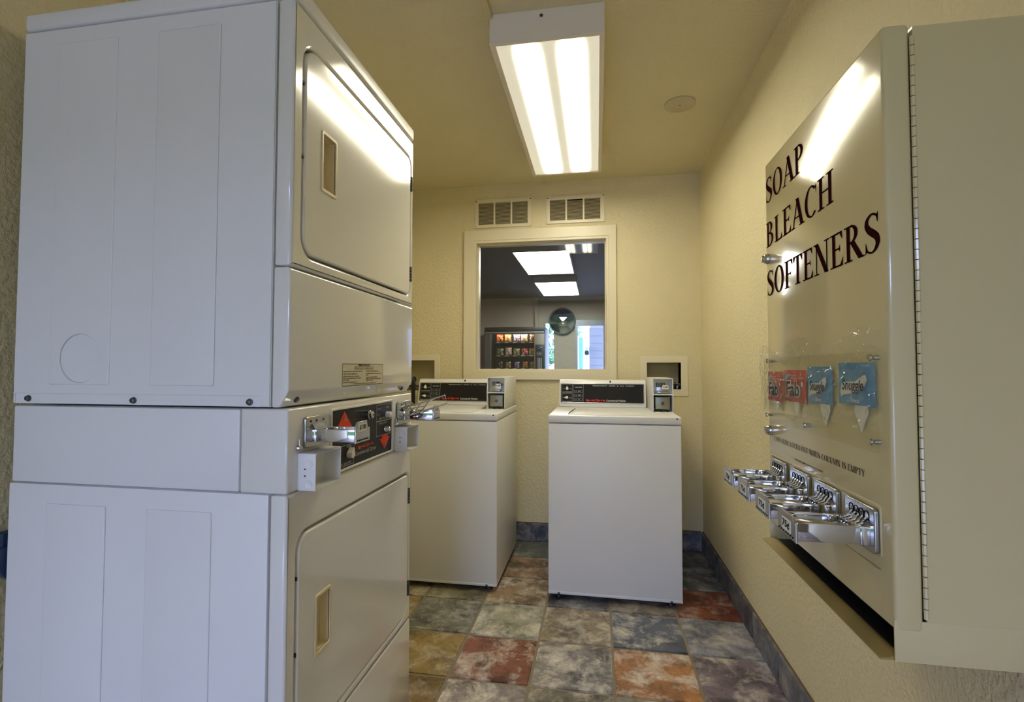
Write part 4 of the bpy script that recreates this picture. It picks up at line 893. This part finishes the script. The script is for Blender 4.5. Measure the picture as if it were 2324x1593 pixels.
bags = [[(R_, Y_, O_, 'red and orange snack bag, leftmost on the top shelf'), (O_, Y_, W_, 'orange snack bag, second from left on the top shelf'), (W_, R_, BL, 'white, red and blue snack bag in the middle of the top shelf'), (W_, O_, Y_, 'white and orange snack bag, fourth on the top shelf'), (BR, O_, W_, 'brown snack bag at the right end of the top shelf')],
        [(GR, BR, W_, 'green and brown snack bag, leftmost on the middle shelf'), (W_, O_, R_, 'white and orange snack bag, second on the middle shelf'), (GR, Y_, W_, 'olive green snack bag in the middle of the middle shelf'), (R_, W_, (.35, .01, .02), 'plain red snack bag, fourth on the middle shelf'), (Y_, BR, W_, 'yellow snack bag at the right end of the middle shelf')],
        [(KK, BR, W_, 'dark brown candy packet, leftmost on the lowest visible shelf'), (BR, Y_, W_, 'tan nut bag, second on the lowest visible shelf'), (BL, O_, W_, 'blue snack bag in the middle of the lowest visible shelf'), (BR, Y_, O_, 'golden brown snack bag, fourth on the lowest visible shelf'), (Y_, GR, (.8, .7, .05), 'yellow green snack bag at the right end of the lowest visible shelf')]]
XS = ((-1.640, -1.500, -1.345, -1.218, -1.078), (-1.632, -1.488, -1.350, -1.208, -1.088), (-1.628, -1.492, -1.342, -1.200, -1.078))
for r, row in enumerate(bags):
    for k, (c0, c1, c2, lab) in enumerate(row):
        w = (.118, .112, .085)[r]*(1 if k < 4 else .8)*(.75 if (r, k) == (2, 0) else 1); h = (.132, .118, .108)[r]*(1.12 if (r, k) == (1, 1) else 1)
        z = rows[r]-.004; f = FY(VY+.16); x = XS[r][k]
        bm = pillow(f, x-w/2, x+w/2, z, z+h, 0, .028, 10, 10, .7)
        for v in bm.verts:                                        # zig-zag crimped ends
            if abs(v.co.z-(z+h)) < 1e-5: v.co.z -= .004*(round((v.co.x-x+w/2)/w*10) % 2)
        one('snack_bag', bm, bag_mat('bag_%d_%d' % (r, k), c0, c1, c2), lab, 'snack bag', 'snack bags in the vending machine')

# ------------------------------------------------------------------ outdoors beyond the lobby and behind the camera
struct('ground_lobby_side', box(B(), -14, 14, FARY+.2, 30, -.12, -.05), mat('pale_pavement', (.50, .50, .48), .8, var=(2, .1)), False)
struct('ground_doorway_side', box(B(), -14, 14, -25, FRY-.125, -.12, -.03), mat('asphalt_pale', (.34, .35, .36), .9, var=(2, .1)), False)
hs = thing('white_house', 'pale lap-sided outbuilding seen through the lobby door glass', 'building', (.75, 11.4, -.05))
obj('wall', box(B(), -.14, 1.8, 11.32, 13, -.05, 2.6), mat('house_paint', (.30, .30, .31), .6), hs, False)
bo = M['board'] = mat('siding_board', (.22, .22, .235), .6)
for k in range(9):
    z = .55+k*.165; bm = B(); prism(bm, [(11.317, z), (11.295, z), (11.312, z+.17), (11.317, z+.17)], Fr((-.16, 0, 0), (0, 1, 0), (0, 0, 1)), 0, 1.96); obj('siding_board', bm, bo, hs, False)
ps = thing('blue_post', 'light blue post standing outside the lobby door', 'post', (-.325, 10.9, -.05))
obj('post', box(B(), -.375, -.285, 10.86, 10.94, -.05, 1.80, .006), mat('sky_blue_paint', (.16, .46, .68), .5), ps); obj('cap', box(B(), -.385, -.275, 10.85, 10.95, 1.80, 1.83, .006), 'pwhite', ps)
mt = thing('utility_box', 'small grey utility box on the outbuilding corner post', 'utility box', (-.22, 11.2, -.05))
obj('case', box(B(), -.26, -.16, 11.18, 11.28, 1.42, 1.62, .01), 'alu', mt); b = B(); cyl(b, (-.21, 11.23, -.05), (-.21, 11.23, 1.43), .02, seg=10); obj('conduit', b, 'alu', mt); b = B(); cyl(b, (-.21, 11.18, 1.48), (-.21, 11.15, 1.48), .05, seg=18); obj('meter', b, 'black', mt)
M['leaf'] = mat('foliage', (.06, .14, .05), .7, var=(9, .6)); M['bark'] = mat('bark', (.12, .09, .06), .9)
tr = thing('reflected_tree', 'leafy green tree outside the lobby, standing in for the doorway reflection', 'tree', (-2.3, 19, -.05))  # stands in for trees reflected from behind the camera
b = B(); cyl(b, (-2.3, 19, -.05), (-2.3, 19, 2.2), .16, .11, 12); obj('trunk', b, 'bark', tr)
random.seed(5); b = B()
for k in range(900):
    a, e, r = random.uniform(0, 2*PI), math.asin(random.uniform(-1, 1)), random.uniform(.5, 1)**.4
    c = Vector((-2.3+1.7*r*math.cos(a)*math.cos(e), 19+1.7*r*math.sin(a)*math.cos(e), 2.6+1.5*r*math.sin(e)))
    u = Vector((random.gauss(0, 1), random.gauss(0, 1), random.gauss(0, 1))).normalized(); v = u.orthogonal().normalized(); s = random.uniform(.12, .2)
    b.faces.new([b.verts.new(c+q) for q in (u*s, v*s*.5, -u*s, -v*s*.5)])
obj('foliage', b, 'leaf', tr, False, kind='stuff')
struct('lawn', box(B(), -14, -.4, 14.5, 29, -.049, -.02), mat('lawn_grass', (.12, .22, .06), .9, var=(6, .3)), False)
struct('lawn_doorway_side', box(B(), -14, 14, -24.9, -9.0, -.029, -.01), M['lawn'] if 'lawn' in M else mat('lawn_grass_front', (.12, .22, .06), .9, var=(6, .3)), False)
# unseen roof added outside the lobby door to shade the siding
struct('shade_roof', box(B(), -3.2, 2.4, FARY+.2, 12.0, 2.62, 2.75), mat('shade_roof_paint', (.55, .55, .55), .7), False)
# unseen hedge added behind the camera to keep low sky off the window
hg = thing('sky_block_hedge', 'long dense green hedge added behind the doorway to block low sky', 'hedge', (0, -13, -.01))
b = B(); box(b, -13, 13, -13.5, -12.6, -.01, 3.35); obj('core', b, 'leaf', hg, False)
random.seed(9); b = B()
for q in range(9000):
    c = Vector((random.uniform(-13, 13), -12.6+random.uniform(0, .18), random.uniform(0, 3.45))); z = random.uniform(.06, .12)
    u = Vector((random.gauss(0, 1), random.gauss(0, 1), random.gauss(0, 1))).normalized(); v = u.orthogonal().normalized()
    b.faces.new([b.verts.new(c+w) for w in (u*z, v*z*.6, -u*z, -v*z*.6)])
obj('foliage', b, 'leaf', hg, False, kind='stuff')
